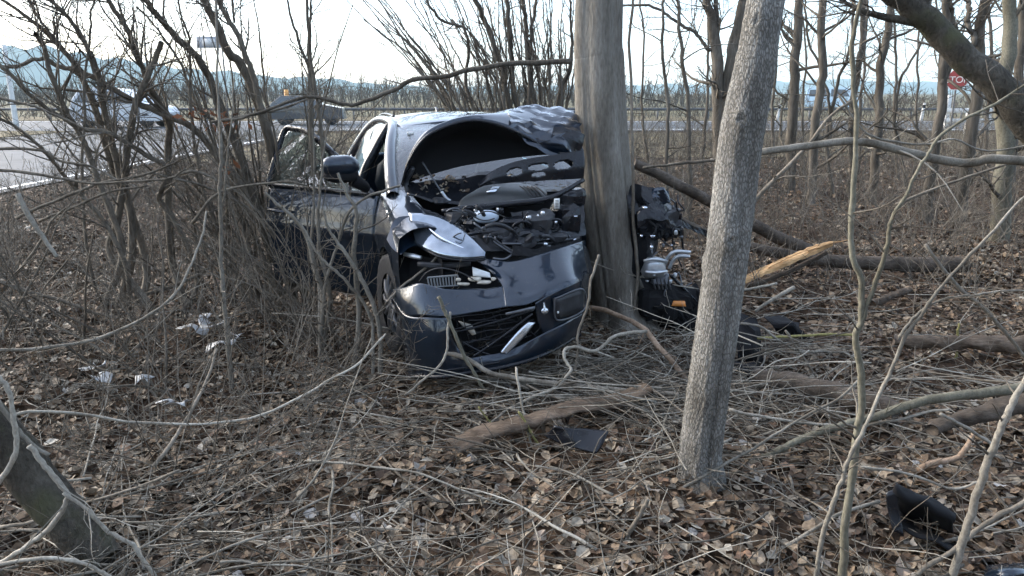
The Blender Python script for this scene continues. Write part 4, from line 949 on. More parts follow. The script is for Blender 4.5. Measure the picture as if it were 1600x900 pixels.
# --- open front door, hinged at the wing
HIN = np.array([-.90, 1.34]); PHI = radians(41)
def hinge(mb):
    for k, v in enumerate(mb.v):
        d = v[:, :2] - HIN
        mb.v[k] = np.stack([HIN[0] + d[:, 0] * cos(PHI) - d[:, 1] * sin(PHI), HIN[1] + d[:, 0] * sin(PHI) + d[:, 1] * cos(PHI), v[:, 2]], -1)
    return mb
door = part('front_door', hinge(side(-1, 1.34, 2.42, .24)), 'paint', thick=.012, label='open front door swung out beside the wing')
mb = side(-1, 1.36, 2.40, .26)
mb.v = [v + np.array([.075, 0, 0]) for v in mb.v]; part('door_card', hinge(mb), 'blackmatte', door)
fr = [(-.865, 1.38, .97), (-.83, 1.62, 1.12), (-.765, 1.9, 1.27), (-.70, 2.14, 1.365), (-.672, 2.30, 1.385), (-.668, 2.42, 1.375), (-.75, 2.44, 1.2), (-.862, 2.44, .97)]
mb = MB(); mb.path(fr, .024, 8, 60); mb.path([(-.862, 1.38, .975), (-.868, 1.9, .98), (-.866, 2.44, .98)], .016, 6, 20); part('door_window_frame', hinge(mb), 'blackgloss', door)
mb = MB(); mb.path([(-.865, 1.60, .975), (-.825, 1.62, 1.10)], .012, 6, 6); part('quarter_light_post', hinge(mb), 'blackgloss', door)
mb = MB(); mb.patch([[(-.865, 1.40, .975), (-.868, 1.75, .98), (-.866, 2.1, .98), (-.864, 2.43, .98)], [(-.862, 1.42, .985), (-.812, 1.76, 1.08), (-.77, 2.1, 1.17), (-.768, 2.43, 1.17)], [(-.858, 1.44, 1.0), (-.785, 1.80, 1.215), (-.70, 2.13, 1.355), (-.672, 2.41, 1.37)]], 5, 4)
part('door_window', hinge(mb), 'glass', door)
mb = MB(); mb.path([(-.925, 2.15, .80), (-.945, 2.22, .80), (-.945, 2.32, .805), (-.925, 2.38, .805)], [.012, .014, .014, .012], 6, 12); part('door_handle', hinge(mb), 'paint', door)
mq = C(531, 262, 1.18)
mb = MB(); mb.lump((mq[0], mq[1], mq[2] + .012), (.25, .15, .135), 3, .06, 20, 12, rz=radians(10), sq=.8); mirror = part('wing_mirror', mb, 'paint', weld=.0005)
mb = MB(); mb.lump((mq[0] + .005, mq[1] + .01, mq[2] - .05), (.235, .14, .10), 5, .06, 18, 10, rz=radians(10), sq=.8)
mb.path([(mq[0] + .08, mq[1] + .02, mq[2] - .08), (mq[0] + .14, mq[1] + .05, mq[2] - .12), (mq[0] + .17, mq[1] + .12, mq[2] - .15)], [.05, .038, .034], 8, 8); part('mirror_base', mb, 'blackmatte', mirror)
# --- wheels
def wheel(x, y, z, sg, yaw=0, label=None):
    hold = bpy.data.objects.new('wheel', None); COL.objects.link(hold); hold.parent = car; hold.location = (x, y, z); hold.rotation_euler = (0, 0, yaw)
    if label: hold['label'] = label
    pr_ = [(.2, -.095), (.285, -.105), (.318, -.098), (.329, -.06), (.332, 0), (.329, .06), (.318, .098), (.285, .105), (.2, .095)]
    n = 72; a = np.arange(n) * 2 * pi / n
    v = []
    for k, (r, o) in enumerate(pr_):
        rr_ = r - (.006 * ((np.arange(n) % 3) == 0) if 2 <= k <= 6 else 0)
        v.append(np.stack([np.full(n, o), rr_ * np.cos(a), rr_ * np.sin(a)], -1))
    v = np.array(v); mb = MB(); m = len(pr_)
    i = np.arange(m - 1)[:, None] * n + np.arange(n)[None]; j = np.arange(m - 1)[:, None] * n + (np.arange(n)[None] + 1) % n
    mb.raw(v.reshape(-1, 3), np.stack([i, j, j + n, i + n], -1).reshape(-1, 4)); o = mb.build('tyre', M['rubber']); o.parent = hold
    mb = MB()
    for k in range(10):
        t = k * pi / 5; mb.path([(sg * .07, .03 * cos(t), .03 * sin(t)), (sg * .085, .12 * cos(t), .12 * sin(t)), (sg * .07, .20 * cos(t + .08), .20 * sin(t + .08))], [.022, .016, .018], 6, 8)
    mb.path([(sg * .06, .2 * cos(t), .2 * sin(t)) for t in np.linspace(0, 2 * pi, 30)], .016, 6, 60); mb.path([(-.06, 0, 0), (sg * .09, 0, 0)], [.06, .05], 12, 4, cap=True)
    o = mb.build('rim', M['steel']); o.parent = hold
wheel(-.80, .87, .335, -1, radians(6)); wheel(-.80, 3.52, .335, -1); wheel(.80, 3.52, .335, 1); wheel(.93, 1.72, .33, 1, radians(-24), 'front wheel knocked back behind the tree')
for cy in (.87, 3.52):
    mb = MB(); mb.patch([[(x, cy + .40 * cos(t), .33 + .40 * sin(t)) for t in np.linspace(-.15, pi + .15, 9)] for x in (-.88, -.56)], 2, 2)
    mb.patch([[(-.56, cy + .4 * cos(t) * q, .33 + .4 * sin(t) * q) for t in np.linspace(-.15, pi + .15, 9)] for q in (1, .1)], 2, 2); part('wheel_arch_liner', mb, 'blackmatte')
# --- bonnet, buckled up against the windscreen
arch0 = [(628, 292, 1.06), (640, 252, .98), (664, 216, .92), (700, 197, .90), (735, 189, .90), (770, 193, .88), (805, 206, .86), (836, 222, .84), (863, 239, .82)]
arch2 = [(632, 289, 1.16), (655, 279, 1.15), (690, 268, 1.14), (720, 260, 1.13), (750, 255, 1.12), (780, 250, 1.10), (810, 246, 1.07), (838, 243, 1.03), (864, 241, .98)]
A0, A2 = np.array([C(*q) for q in arch0]), np.array([C(*q) for q in arch2])
A1 = (A0 + A2) / 2 + np.array([0, .17, .035]) * np.sin(np.linspace(0, pi, 9))[:, None]
mb = MB(); mb.patch([A0 + [0, .012, .012], A1 + [0, .02, .02], A2 + [0, .01, .01]], 4, 6)
ridge = CP([[(628, 292, 1.06), (641, 250, 1.0), (664, 215, .96), (700, 196, .95), (736, 187, .98), (765, 179, 1.10), (800, 171, 1.22), (822, 166, 1.30), (846, 167, 1.34)],])[0]
midr = [(np.array(a_) + np.array(b_)) / 2 + np.array([0, 0, .02]) for a_, b_ in zip(A0 + [0, .0, .012], ridge)]
mb.patch([A0 + [0, .006, .008], midr, ridge], 5, 6)
bonnet = part('bonnet', mb, 'paint', thick=.006)
mb = MB(); mb.patch([A0, A1, A2], 4, 6); part('bonnet_liner', mb, 'blackmatte', bonnet)
mb = MB(); mb.path(A0 + [0, -.004, .002], [.004, .011, .011, .011, .011, .011, .011, .010, .006], 6, 50); part('bonnet_edge', mb, 'blackgloss', bonnet)
cr = CP([[(792, 199, .87), (836, 222, .83), (862, 240, .80), (885, 246, .80), (910, 254, .84)], [(790, 188, .96), (830, 200, .92), (864, 215, .86), (890, 222, .84), (910, 228, .86)],
         [(792, 178, 1.10), (826, 184, 1.08), (862, 192, 1.0), (890, 196, .96), (908, 200, .96)], [(800, 171, 1.24), (826, 166, 1.30), (858, 167, 1.30), (884, 169, 1.24), (906, 172, 1.18)]])
mb = MB(); mb.patch(cr, 12, 12, .042, seed=4); part('crumpled_bonnet_skin', mb, 'paint', bonnet, thick=.004, sm=False)
mb = MB(); mb.patch(CP([[(845, 226, .80), (862, 236, .79), (878, 250, .80)], [(862, 214, .80), (876, 226, .77), (892, 244, .78)], [(880, 206, .84), (894, 220, .82), (908, 236, .82)]]), 7, 7, .035, seed=21); part('bonnet_flap', mb, 'paint', bonnet, thick=.004, sm=False)
cr = CP([[(868, 196, .88), (892, 204, .84), (914, 214, .84)], [(866, 222, .80), (890, 232, .78), (914, 240, .80)], [(878, 252, .78), (896, 262, .76), (914, 268, .78)]])
mb = MB(); mb.patch(cr, 8, 8, .04, seed=9); part('torn_bonnet_edge', mb, 'blackgloss', bonnet, thick=.004, sm=False)
tubep('bonnet_strut', [(660, 253, 1.0), (680, 285, .96), (694, 306, .93)], [.005, .005, .005], 'steel', 6, px=True)
tubep('strut_body', [(690, 299, .935), (697, 309, .925), (705, 315, .91)], .010, 'alu', 8, px=True)
tubep('bonnet_hinge', [(645, 262, 1.05), (640, 272, 1.08), (634, 284, 1.12), (638, 300, 1.12)], [.016, .02, .018, .02], 'steel', 6, px=True)
# --- engine bay
mb = MB(); mb.patch([[(-.66, .30, .50), (0, .28, .50), (.34, .45, .55)], [(-.66, .7, .60), (0, .7, .62), (.42, .75, .64)], [(-.68, 1.12, .62), (0, 1.05, .66), (.5, 1.05, .66)], [(-.68, 1.16, .98), (0, 1.03, .99), (.5, 1.10, .98)]], 6, 5); part('engine_bay', mb, 'blackmatte')
mb = MB(); mb.patch([[(-.645, .30, .35), (-.645, 1.15, .35)], [(-.66, .30, .72), (-.665, 1.2, .8)], [(-.655, .46, .86), (-.68, 1.25, .985)]], 6, 4); part('inner_wing', mb, 'blackmatte')
mb = MB(); mb.patch(CP([[(636, 306, 1.02), (680, 318, .92), (720, 322, .86), (770, 318, .84)], [(640, 294, 1.08), (690, 300, 1.02), (730, 298, 1.0), (780, 290, .98)], [(634, 286, 1.15), (690, 278, 1.15), (740, 272, 1.12), (790, 266, 1.08)]]), 6, 4, .012, seed=3); part('scuttle_panel', mb, 'blackgloss', thick=.01)
mb = MB(); mb.patch(CP([[(716, 322, .64), (745, 322, .62), (780, 320, .60), (820, 316, .60), (850, 312, .62)], [(722, 310, .72), (750, 304, .72), (785, 300, .72), (825, 300, .72), (855, 302, .74)], [(748, 294, .86), (765, 288, .90), (790, 286, .92), (815, 286, .92), (848, 294, .90)]]), 6, 6); ec = part('engine_cover', mb, simple('engine_cover_grey', (.032, .034, .034), .4, spec=.4, noise=.2), thick=.03, off_=-1)
mb = MB(); mb.patch(CP([[(760, 301, .70), (774, 300, .70)], [(770, 293, .77), (782, 292, .77)]]), 2, 2); part('emblem', mb, 'chrome', ec, thick=.006)
for k in range(5):
    tubep('cover_rib', [(812 + k * 6, 291, .84), (822 + k * 6, 298, .74), (830 + k * 6, 307, .66)], .006, 'plastic', 5, ec, px=True)
# lifted cross member with holes
top = [C(*q) for q in [(746, 287, .84), (768, 268, .80), (800, 254, .76), (835, 246, .74), (870, 241, .72), (912, 234, .72)]]
bot = [C(*q) for q in [(748, 292, .82), (772, 288, .78), (805, 285, .73), (838, 283, .70), (872, 281, .68), (912, 279, .68)]]
g = fine(np.array([top, [(np.array(a_) + b_) / 2 + [0, -.02, 0] for a_, b_ in zip(top, bot)], bot]), 14, 12)
nr, ncol = g.shape[:2]; jj, ii = np.meshgrid(np.linspace(0, 1, ncol), np.linspace(0, 1, nr)); mid_ = lambda m_: (m_[:-1, :-1] + m_[1:, 1:]) / 2
keep = np.ones((nr - 1, ncol - 1), bool)
for hx, hy, hw_, hh in ((.40, .46, .075, .22), (.62, .38, .10, .15), (.62, .72, .07, .10), (.84, .42, .08, .18)):
    keep &= ((mid_(jj) - hx) / hw_) ** 2 + ((mid_(ii) - hy) / hh) ** 2 > 1
mb = MB(); mb.grid(g, keep=keep); part('cross_member', mb, 'blackgloss', thick=.02)
tubep('front_crossbar', [(690, 330, .62), (730, 325, .60), (790, 319, .56), (850, 312, .54), (880, 300, .55), (912, 281, .58)], [.012, .016, .018, .018, .016, .014], 'blackgloss', 8, px=True)
mb = MB(); mb.lump(C(758, 338, .56), (.15, .12, .075), 7, .12, 16, 10, rz=.2); rs = part('fluid_reservoir', mb, simple('reservoir_plastic', (.45, .52, .60), .3))
mb = MB(); q = C(782, 333, .53); mb.path([q, q + [0, 0, .03]], .022, 10, 4, cap=True); part('reservoir_cap', mb, 'blackgloss', rs)
for k, (u, v, y, sx, sy, sz, mt) in enumerate([(800, 350, .50, .16, .14, .10, 'blackgloss'), (842, 350, .52, .22, .18, .16, 'plastic'), (820, 372, .42, .13, .12, .10, 'blackgloss'), (880, 345, .58, .16, .2, .2, 'blackgloss'), (868, 372, .46, .16, .12, .08, 'plastic'), (770, 366, .50, .18, .12, .08, 'plastic'),
                                            (740, 352, .60, .12, .16, .10, 'blackgloss'), (710, 340, .75, .10, .2, .08, 'plastic'), (895, 310, .7, .14, .2, .12, 'blackgloss'), (690, 312, .95, .12, .2, .05, 'plastic')]):
    mb = MB(); mb.lump(C(u, v, y), (sx, sy, sz), 20 + k, .5, 12, 8, rz=rng.uniform(-.5, .5), sq=.6); part('engine_component', mb, mt, sm=False)
for k, (rows_, mt) in enumerate([([[(770, 345, .55), (810, 338, .52), (850, 342, .54)], [(775, 362, .46), (815, 356, .42), (858, 360, .44)], [(785, 378, .40), (820, 376, .38), (862, 374, .40)]], 'blackgloss'),
                                ([[(720, 345, .62), (745, 350, .56), (770, 356, .52)], [(735, 366, .50), (756, 372, .46), (778, 376, .44)], [(752, 392, .40), (772, 394, .38), (792, 394, .37)]], 'plastic'),
                                ([[(858, 325, .62), (885, 322, .60), (912, 318, .62)], [(862, 350, .52), (888, 352, .50), (914, 350, .52)], [(866, 376, .44), (892, 372, .46), (914, 368, .50)]], 'blackgloss'),
                                ([[(800, 384, .36), (850, 382, .35), (908, 374, .48)], [(802, 398, .30), (852, 392, .31), (908, 384, .46)]], 'blackmatte'),
                                ([[(640, 318, .95), (680, 334, .80), (720, 352, .64)], [(660, 330, .82), (700, 350, .66), (740, 376, .46)]], 'blackgloss'),
                                ([[(800, 330, .56), (830, 328, .55), (856, 330, .56)], [(804, 342, .50), (832, 344, .48), (858, 344, .50)]], 'plastic')]):
    mb = MB(); mb.patch(CP(rows_), 8, 8, .035, seed=70 + k); part('crushed_panel', mb, mt, thick=.004, sm=False)
a = np.linspace(0, 2 * pi, 30)
for (u, v, y, R_) in ((815, 358, .43, .062), (866, 352, .46, .05)):
    q = C(u, v, y); mb = MB(); mb.path([q + [R_ * cos(t), -.02 * sin(t), R_ * .8 * sin(t)] for t in a], .009, 6, 50); mb.path([q + [R_ * .55 * cos(t), .02, R_ * .45 * sin(t)] for t in a], .007, 6, 50); part('intake_ring', mb, 'blackgloss')
for k in range(30):
    u0, v0 = rng.uniform(700, 890), rng.uniform(322, 385); L_ = rng.uniform(18, 70); t = rng.uniform(0, 2 * pi); y0 = rng.uniform(.36, .56)
    pts = [C(min(905, u0 + L_ * s_ * cos(t)), v0 + 9 * sin(3 * s_ + k) - 6 * s_, y0 + .05 * sin(2.4 * s_ + k)) for s_ in np.linspace(0, 1, 6)]
    tubep('hose' if k % 3 == 0 else 'cable', pts, .013 if k % 3 == 0 else .004, ['blackgloss', 'rubber', 'steel', 'plastic'][k % 4], 6)
for k, (a_, b_) in enumerate([((785, 381, .34), (905, 371, .50)), ((740, 348, .52), (800, 392, .36)), ((800, 392, .34), (860, 384, .38)), ((690, 350, .6), (742, 372, .45)), ((770, 404, .32), (800, 398, .33)), ((770, 377, .40), (812, 400, .33))]):
    m_ = tuple((np.array(a_) + b_) / 2 + [3, 4, 0]); tubep('bracket_rail', [a_, m_, b_], .008, 'steel', 5, px=True)
for k in range(22):
    q = C(rng.uniform(715, 900), rng.uniform(325, 392), rng.uniform(.33, .5)); mb = MB(); mb.lump(q, tuple(rng.uniform(.008, .03, 3)), k, .2, 8, 6); part('bolt' if k % 2 else 'clip', mb, ['alu', 'steel', 'chrome'][k % 3])
q = C(870, 318, .50); mb = MB(); mb.box(*q, .036, .004, .062, rz=.1); lb_ = part('warning_label', mb, 'label')
mb = MB(); [mb.box(q[0] - .004 * .1, q[1] - .004, q[2] + .02 - .009 * k, .024, .002, .003, rz=.1) for k in range(5)]; part('label_print', mb, 'blackmatte', lb_)
# --- headlight and what shows below it
hl = CP([[(641, 336, .655), (682, 341, .56), (715, 358, .43), (740, 380, .31), (758, 400, .20)], [(645, 360, .585), (680, 370, .46), (710, 382, .34), (738, 396, .24), (758, 402, .19)], [(654, 384, .49), (682, 399, .34), (707, 405, .26), (735, 407, .20), (758, 405, .18)]])
mb = MB(); mb.patch(hl, 6, 6); head = part('headlight', mb, 'lens', thick=.03, off_=-1)
mb = MB(); mb.path([hl[0][0], hl[0][1], hl[0][2], hl[0][3], hl[0][4]], .007, 6, 40); mb.path([hl[2][0], hl[2][1], hl[2][2], hl[2][3], hl[2][4]], .008, 6, 40); mb.path([r_[0] for r_ in hl], .005, 6, 20); part('headlight_seal', mb, 'blackgloss', head)
mb = MB(); mb.path([C(664, 352, .50), C(690, 372, .37), C(725, 388, .255)], [.004, .009, .004], 6, 30); part('light_strip', mb, 'chrome', head)
mb = MB(); mb.patch(CP([[(640, 395, .55), (690, 406, .40), (750, 408, .36), (780, 412, .36)], [(640, 420, .56), (690, 428, .42), (750, 428, .40), (780, 430, .40)], [(640, 452, .5), (690, 458, .34), (750, 458, .3), (780, 450, .3)]]), 4, 4); part('headlight_cavity', mb, 'blackmatte')
mb = MB(); mb.patch(CP([[(652, 410, .40), (690, 412, .33), (735, 410, .28)], [(652, 416, .40), (690, 420, .33), (735, 416, .28)]]), 4, 3); part('lamp_carrier', mb, 'plastic', thick=.03)
vg = CP([[(668, 434, .26), (715, 430, .22)], [(671, 449, .25), (716, 446, .21)]])
mb = MB()
for k in range(11):
    t = k / 10; a_ = np.array(vg[0][0]) * (1 - t) + np.array(vg[0][1]) * t; b_ = np.array(vg[1][0]) * (1 - t) + np.array(vg[1][1]) * t
    mb.path([a_, b_], .0045, 5, 3)
mb.path([vg[0][0], vg[0][1]], .006, 5, 4); mb.path([vg[1][0], vg[1][1]], .005, 5, 4); o = part('air_duct_ribs', mb, simple('grey_rib', (.16, .17, .175), .5)); o['kind'] = 'stuff'
mb = MB(); mb.patch(CP([[(738, 417, .22), (765, 426, .18)], [(739, 431, .20), (767, 434, .17)]]), 3, 3); part('lamp_clip', mb, 'white_plastic', thick=.012)
for k, (u, v, y, s3) in enumerate([(742, 436, .18, (.07, .04, .025)), (756, 441, .16, (.08, .04, .02)), (724, 444, .19, (.07, .03, .018)), (716, 437, .2, (.03, .02, .02)), (771, 436, .16, (.03, .02, .02))]):
    mb = MB(); mb.lump(C(u, v, y), s3, 60 + k, .25, 12, 8, rz=-.3); part('broken_lamp_piece', mb, 'cream_plastic')
tubep('wiring', [(655, 440, .3), (668, 425, .26), (690, 419, .22), (720, 426, .19), (745, 440, .16)], .004, 'rubber', 5, px=True)
tubep('wheel_arch_bracket', [(632, 397, .52), (645, 400, .46), (658, 403, .42)], [.012, .016, .012], 'alu', 6, px=True)
# --- front bumper skin, pushed down and tilted
b = MB()
def bp_(rows, a_, b_, sd=0): b.patch(CP(rows), a_, b_, .0035, seed=sd)
b.patch(CP([[(611, 453, .42), (634, 449, .26), (657, 443, .16), (695, 452, .10), (740, 452, .10), (762, 452, .10), (785, 448, .09)],
            [(612, 457, .42), (633, 470, .22), (658, 470, .11), (697, 474, .04), (742, 470, .03), (765, 467, .03), (788, 463, .03)],
            [(614, 464, .42), (634, 491, .20), (660, 494, .08), (700, 495, -.01), (745, 488, -.03), (768, 484, -.035), (790, 480, -.04)]]), 7, 7)
b.patch(CP([[(735, 404, .40), (760, 405, .32), (799, 409, .24), (847, 397, .22), (876, 387, .26), (912, 376, .45)],
            [(752, 413, .30), (775, 419, .22), (808, 425, .16), (850, 417, .13), (882, 406, .18), (914, 392, .42)],
            [(772, 430, .20), (790, 436, .13), (815, 442, .08), (856, 434, .055), (888, 420, .12), (916, 408, .40)],
            [(785, 448, .09), (796, 451, .06), (820, 457, .02), (860, 447, .0), (894, 433, .07), (918, 420, .38)],
            [(788, 463, .03), (798, 465, .01), (824, 466, -.02), (862, 453, -.018), (898, 437, .06), (919, 425, .37)],
            [(790, 480, -.04), (802, 479, -.042), (824, 476, -.04), (863, 458, -.026), (900, 441, .05), (919, 431, .36)]]), 8, 8)
b.patch(CP([[(614, 464, .42), (634, 491, .20), (668, 495, .06), (702, 496, -.012)], [(622, 495, .41), (640, 520, .17), (672, 523, .03), (704, 521, -.03)], [(629, 530, .40), (645, 550, .15), (679, 552, .01), (716, 545, -.035)],
            [(634, 560, .38), (652, 570, .14), (686, 571, -.005), (728, 563, -.055)], [(637, 582, .36), (655, 588, .13), (691, 587, -.01), (727, 579, -.06)]]), 7, 7)
b.patch(CP([[(716, 545, -.035), (728, 559, -.05), (760, 555, -.06), (786, 550, -.06), (816, 538, -.055), (850, 520, -.04), (882, 504, .0), (912, 488, .20)], [(720, 560, -.05), (728, 570, -.06), (760, 566, -.075), (788, 561, -.075), (818, 551, -.07), (850, 537, -.05), (882, 521, -.01), (910, 505, .2)],
            [(722, 575, -.06), (728, 580, -.06), (760, 576, -.075), (790, 570, -.075), (820, 562, -.07), (848, 552, -.05), (880, 536, .0), (906, 521, .2)]]), 6, 6)
b.patch(CP([[(836, 473, -.035), (862, 457, -.025), (899, 440, .05), (919, 430, .36)], [(838, 492, -.04), (865, 478, -.02), (900, 458, .05), (919, 455, .36)], [(842, 508, -.045), (868, 500, -.015), (902, 480, .07), (918, 478, .36)], [(848, 521, -.04), (870, 512, -.012), (900, 494, .10), (916, 492, .34)]]), 7, 7)
bumper = part('front_bumper', b, 'paint', thick=.006, off_=-1)
tubep('front_splitter', [(637, 583, .36), (648, 588, .15), (690, 589, -.02), (728, 583, -.075), (790, 573, -.09), (848, 555, -.065), (906, 523, .19)], [.012, .014, .014, .014, .014, .013, .012], 'blackgloss', 8, bumper, px=True)
tubep('splitter_edge', [(645, 578, .17), (690, 579, -.01), (728, 574, -.068), (780, 566, -.085)], .006, 'blackgloss', 8, bumper, px=True)
mb = MB(); mb.patch(CP([[(700, 494, .08), (770, 485, .07), (840, 474, .06)], [(705, 525, .10), (770, 520, .09), (846, 500, .08)], [(720, 566, .10), (775, 560, .09), (852, 526, .08)]]), 3, 3); part('grille_backing', mb, 'blackmatte', bumper)
mb = MB()
for k in range(9):
    t = k / 8; e0, e1 = rng.uniform(0, .25) if k % 3 else 0, rng.uniform(.55, 1)
    P_ = lambda q: C(700 + 12 * t + (136 - 0 * t) * q, 499 + 60 * t - 18 * q - 20 * t * q + rng.normal(0, 2.2), .0 - .03 * q + rng.normal(0, .012))
    mb.path([P_(e0 + (e1 - e0) * q) for q in (0, .3, .6, 1)], .004, 5, 14)
for k in range(13):
    t = k / 12
    if k in (3, 4, 8): continue
    mb.path([C(700 + 136 * t, 497 - 17 * t, .01 - .03 * t), C(714 + 126 * t + rng.normal(0, 5), 530 - 24 * t, .0 - .03 * t + rng.normal(0, .015)), C(720 + 122 * t + rng.normal(0, 6), 555 - 32 * t, .0 - .03 * t)], .003, 5, 8)
o = part('grille_mesh', mb, 'blackgloss', bumper); o['kind'] = 'stuff'
mb = MB(); mb.patch(CP([[(716, 502, .01), (738, 508, .0)], [(738, 524, .0), (744, 522, -.005)]]), 3, 3); part('grille_bracket', mb, 'cream_plastic', bumper, thick=.01)
for a_, b_, r0 in (((708, 520, .0), (834, 484, -.045), .008), ((735, 560, -.04), (832, 490, -.05), .008), ((722, 534, -.01), (770, 556, -.06), .006)):
    tubep('broken_grille_bar', [a_, tuple((np.array(a_) + b_) / 2 + [0, 2, 0]), b_], r0, 'blackgloss', 6, bumper, px=True)
mb = MB(); mb.patch(CP([[(826, 503, -.055), (836, 504, -.055)], [(810, 518, -.07), (822, 523, -.07)], [(786, 546, -.08), (796, 550, -.08)], [(783, 552, -.08), (790, 552, -.08)]]), 4, 4); part('silver_blade', mb, 'chrome', bumper, thick=.012)
mb = MB(); mb.patch(CP([[(790, 489, -.058), (836, 478, -.055)], [(792, 493, -.062), (836, 483, -.06)]]), 4, 2); part('grille_trim', mb, 'steel', bumper, thick=.006)
q = C(851, 486, -.052); mb = MB(); mb.lump(q, (.045, .02, .038), 3, .1, 14, 8, sq=1); mb.path([q + [0, 0, .0], q + [-.005, 0, .05]], [.012, .002], 6, 4); part('badge', mb, 'chrome', bumper)
pl = CP([[(866, 467, -.045), (910, 452, .015)], [(871, 500, -.04), (912, 484, .03)]])
mb = MB(); mb.patch(pl, 6, 4); plate = part('plate_holder', mb, 'plastic', bumper, thick=.02)
mb = MB(); mb.path([pl[0][0], pl[0][1], pl[1][1], pl[1][0], pl[0][0]], .005, 5, 60); part('plate_holder_rim', mb, 'steel', plate)
mb = MB(); mb.lump(C(872, 488, -.055), (.012, .008, .014), 1, .05, 8, 6); part('plate_clip', mb, 'white_plastic', plate)
tubep('red_scuff', [(626, 472, .29), (636, 477, .2)], .003, simple('red_mark', (.5, .04, .05), .5), 5, bumper, px=True)
# --- what is left of the far front corner, right of the tree
def DP(rows): return [[C(*q) for q in r] for r in rows]
mb = MB(); mb.patch(DP([[(985, 292, 1.0), (1012, 290, .92), (1036, 303, .88), (1060, 322, .9)], [(985, 320, .92), (1012, 320, .84), (1040, 330, .80), (1064, 344, .86)], [(985, 350, .92), (1012, 352, .84), (1042, 352, .82), (1066, 362, .88)], [(985, 384, .95), (1008, 380, .9), (1038, 368, .88), (1062, 366, .9)]]), 6, 6, .06, seed=12); part('crushed_wing', mb, 'blackgloss', thick=.004, sm=False, label='crushed far front wing sticking out right of the tree')
mb = MB(); mb.patch(DP([[(1050, 320, .9), (1078, 346, .95), (1108, 362, 1.0)], [(1056, 350, .9), (1080, 358, .95), (1108, 372, 1.0)]]), 5, 4, .035, seed=13); part('wing_strip', mb, 'blackgloss', thick=.004, sm=False)
for k, (u, v, y, s3, mt) in enumerate([(1023, 418, .80, (.16, .14, .15), 'alu'), (1030, 436, .80, (.13, .12, .08), 'steel'), (1012, 340, .9, (.18, .16, .22), 'blackgloss'), (1040, 345, .86, (.16, .14, .16), 'plastic'), (1020, 468, .86, (.24, .2, .2), 'blackmatte'), (1050, 470, .9, (.28, .2, .22), 'blackmatte'), (1080, 486, .86, (.12, .14, .32), 'blackmatte'), (1015, 385, .9, (.1, .1, .16), 'plastic'), (1000, 400, .95, (.16, .16, .3), 'blackmatte'), (1040, 500, 1.0, (.3, .2, .14), 'blackmatte')]):
    mb = MB(); mb.lump(C(u, v, y), s3, 80 + k, .3 if mt == 'alu' else .55, 12, 8, rz=rng.uniform(-.6, .6), sq=.6); part('gearbox_mount' if mt == 'alu' else 'wrecked_component', mb, mt, sm=mt == 'alu')
for k, rows_ in enumerate([[[(996, 330, .84), (1030, 318, .80), (1062, 330, .84)], [(1000, 352, .78), (1034, 346, .74), (1066, 352, .80)], [(1004, 378, .84), (1034, 372, .82), (1058, 372, .86)]],
                           [[(1004, 442, .80), (1040, 446, .78), (1080, 452, .84)], [(1008, 470, .78), (1044, 474, .76), (1088, 480, .82)], [(1012, 498, .84), (1050, 502, .82), (1092, 512, .84)]],
                           [[(998, 300, .9), (1020, 292, .86), (1040, 304, .86)], [(1000, 318, .84), (1024, 314, .80), (1048, 322, .82)]]]):
    mb = MB(); mb.patch(DP(rows_), 6, 6, .06, seed=90 + k); part('torn_sheet', mb, ['blackgloss', 'blackmatte', 'paint'][k], thick=.004, sm=False)
for a_ in ([(1040, 412, .76), (1045, 400, .74), (1056, 393, .72), (1079, 394, .70)], [(1046, 420, .77), (1052, 406, .75), (1062, 400, .73), (1078, 401, .71)], [(1006, 408, .76), (1022, 405, .72), (1042, 408, .74)], [(1008, 425, .74), (1024, 426, .71), (1042, 424, .73)]):
    tubep('aluminium_arm', a_, [.012, .013, .013, .011], 'alu', 7, px=True)
mb = MB(); [mb.path([C(1020 + 6 * k, 436, .72), C(1024 + 6 * k, 452, .73)], .006, 5, 4) for k in range(5)]; part('cast_fins', mb, 'steel')['kind'] = 'stuff'
for k in range(16):
    u0, v0 = rng.uniform(998, 1060), rng.uniform(300, 470); pts = [C(u0 + rng.uniform(-8, 25) * s_, v0 + rng.uniform(10, 50) * s_, .80 + .04 * sin(3 * s_ + k)) for s_ in (0, .4, .7, 1)]
    tubep('torn_cable', pts, .006, ['rubber', 'steel', 'blackgloss'][k % 3], 5)
for k in range(14):
    q = C(rng.uniform(1000, 1066), rng.uniform(298, 460), .74); mb = MB(); mb.lump(q, tuple(rng.uniform(.01, .035, 3)), k, .3, 8, 6); part('torn_fixing', mb, ['alu', 'chrome', 'steel'][k % 3])
tubep('stabiliser_bar', [(1060, 330, .84), (1064, 360, .83), (1068, 395, .82)], .008, 'blackgloss', 6, px=True)
mb = MB(); mb.patch(DP([[(1052, 470, .76), (1070, 470, .76)], [(1050, 478, .75), (1072, 479, .75)]]), 3, 2); part('orange_lens', mb, 'orange', thick=.01)
tubep('suspension_arm', [(1048, 430, .8), (1072, 455, .8), (1096, 478, .8)], .012, 'blackgloss', 6, px=True)

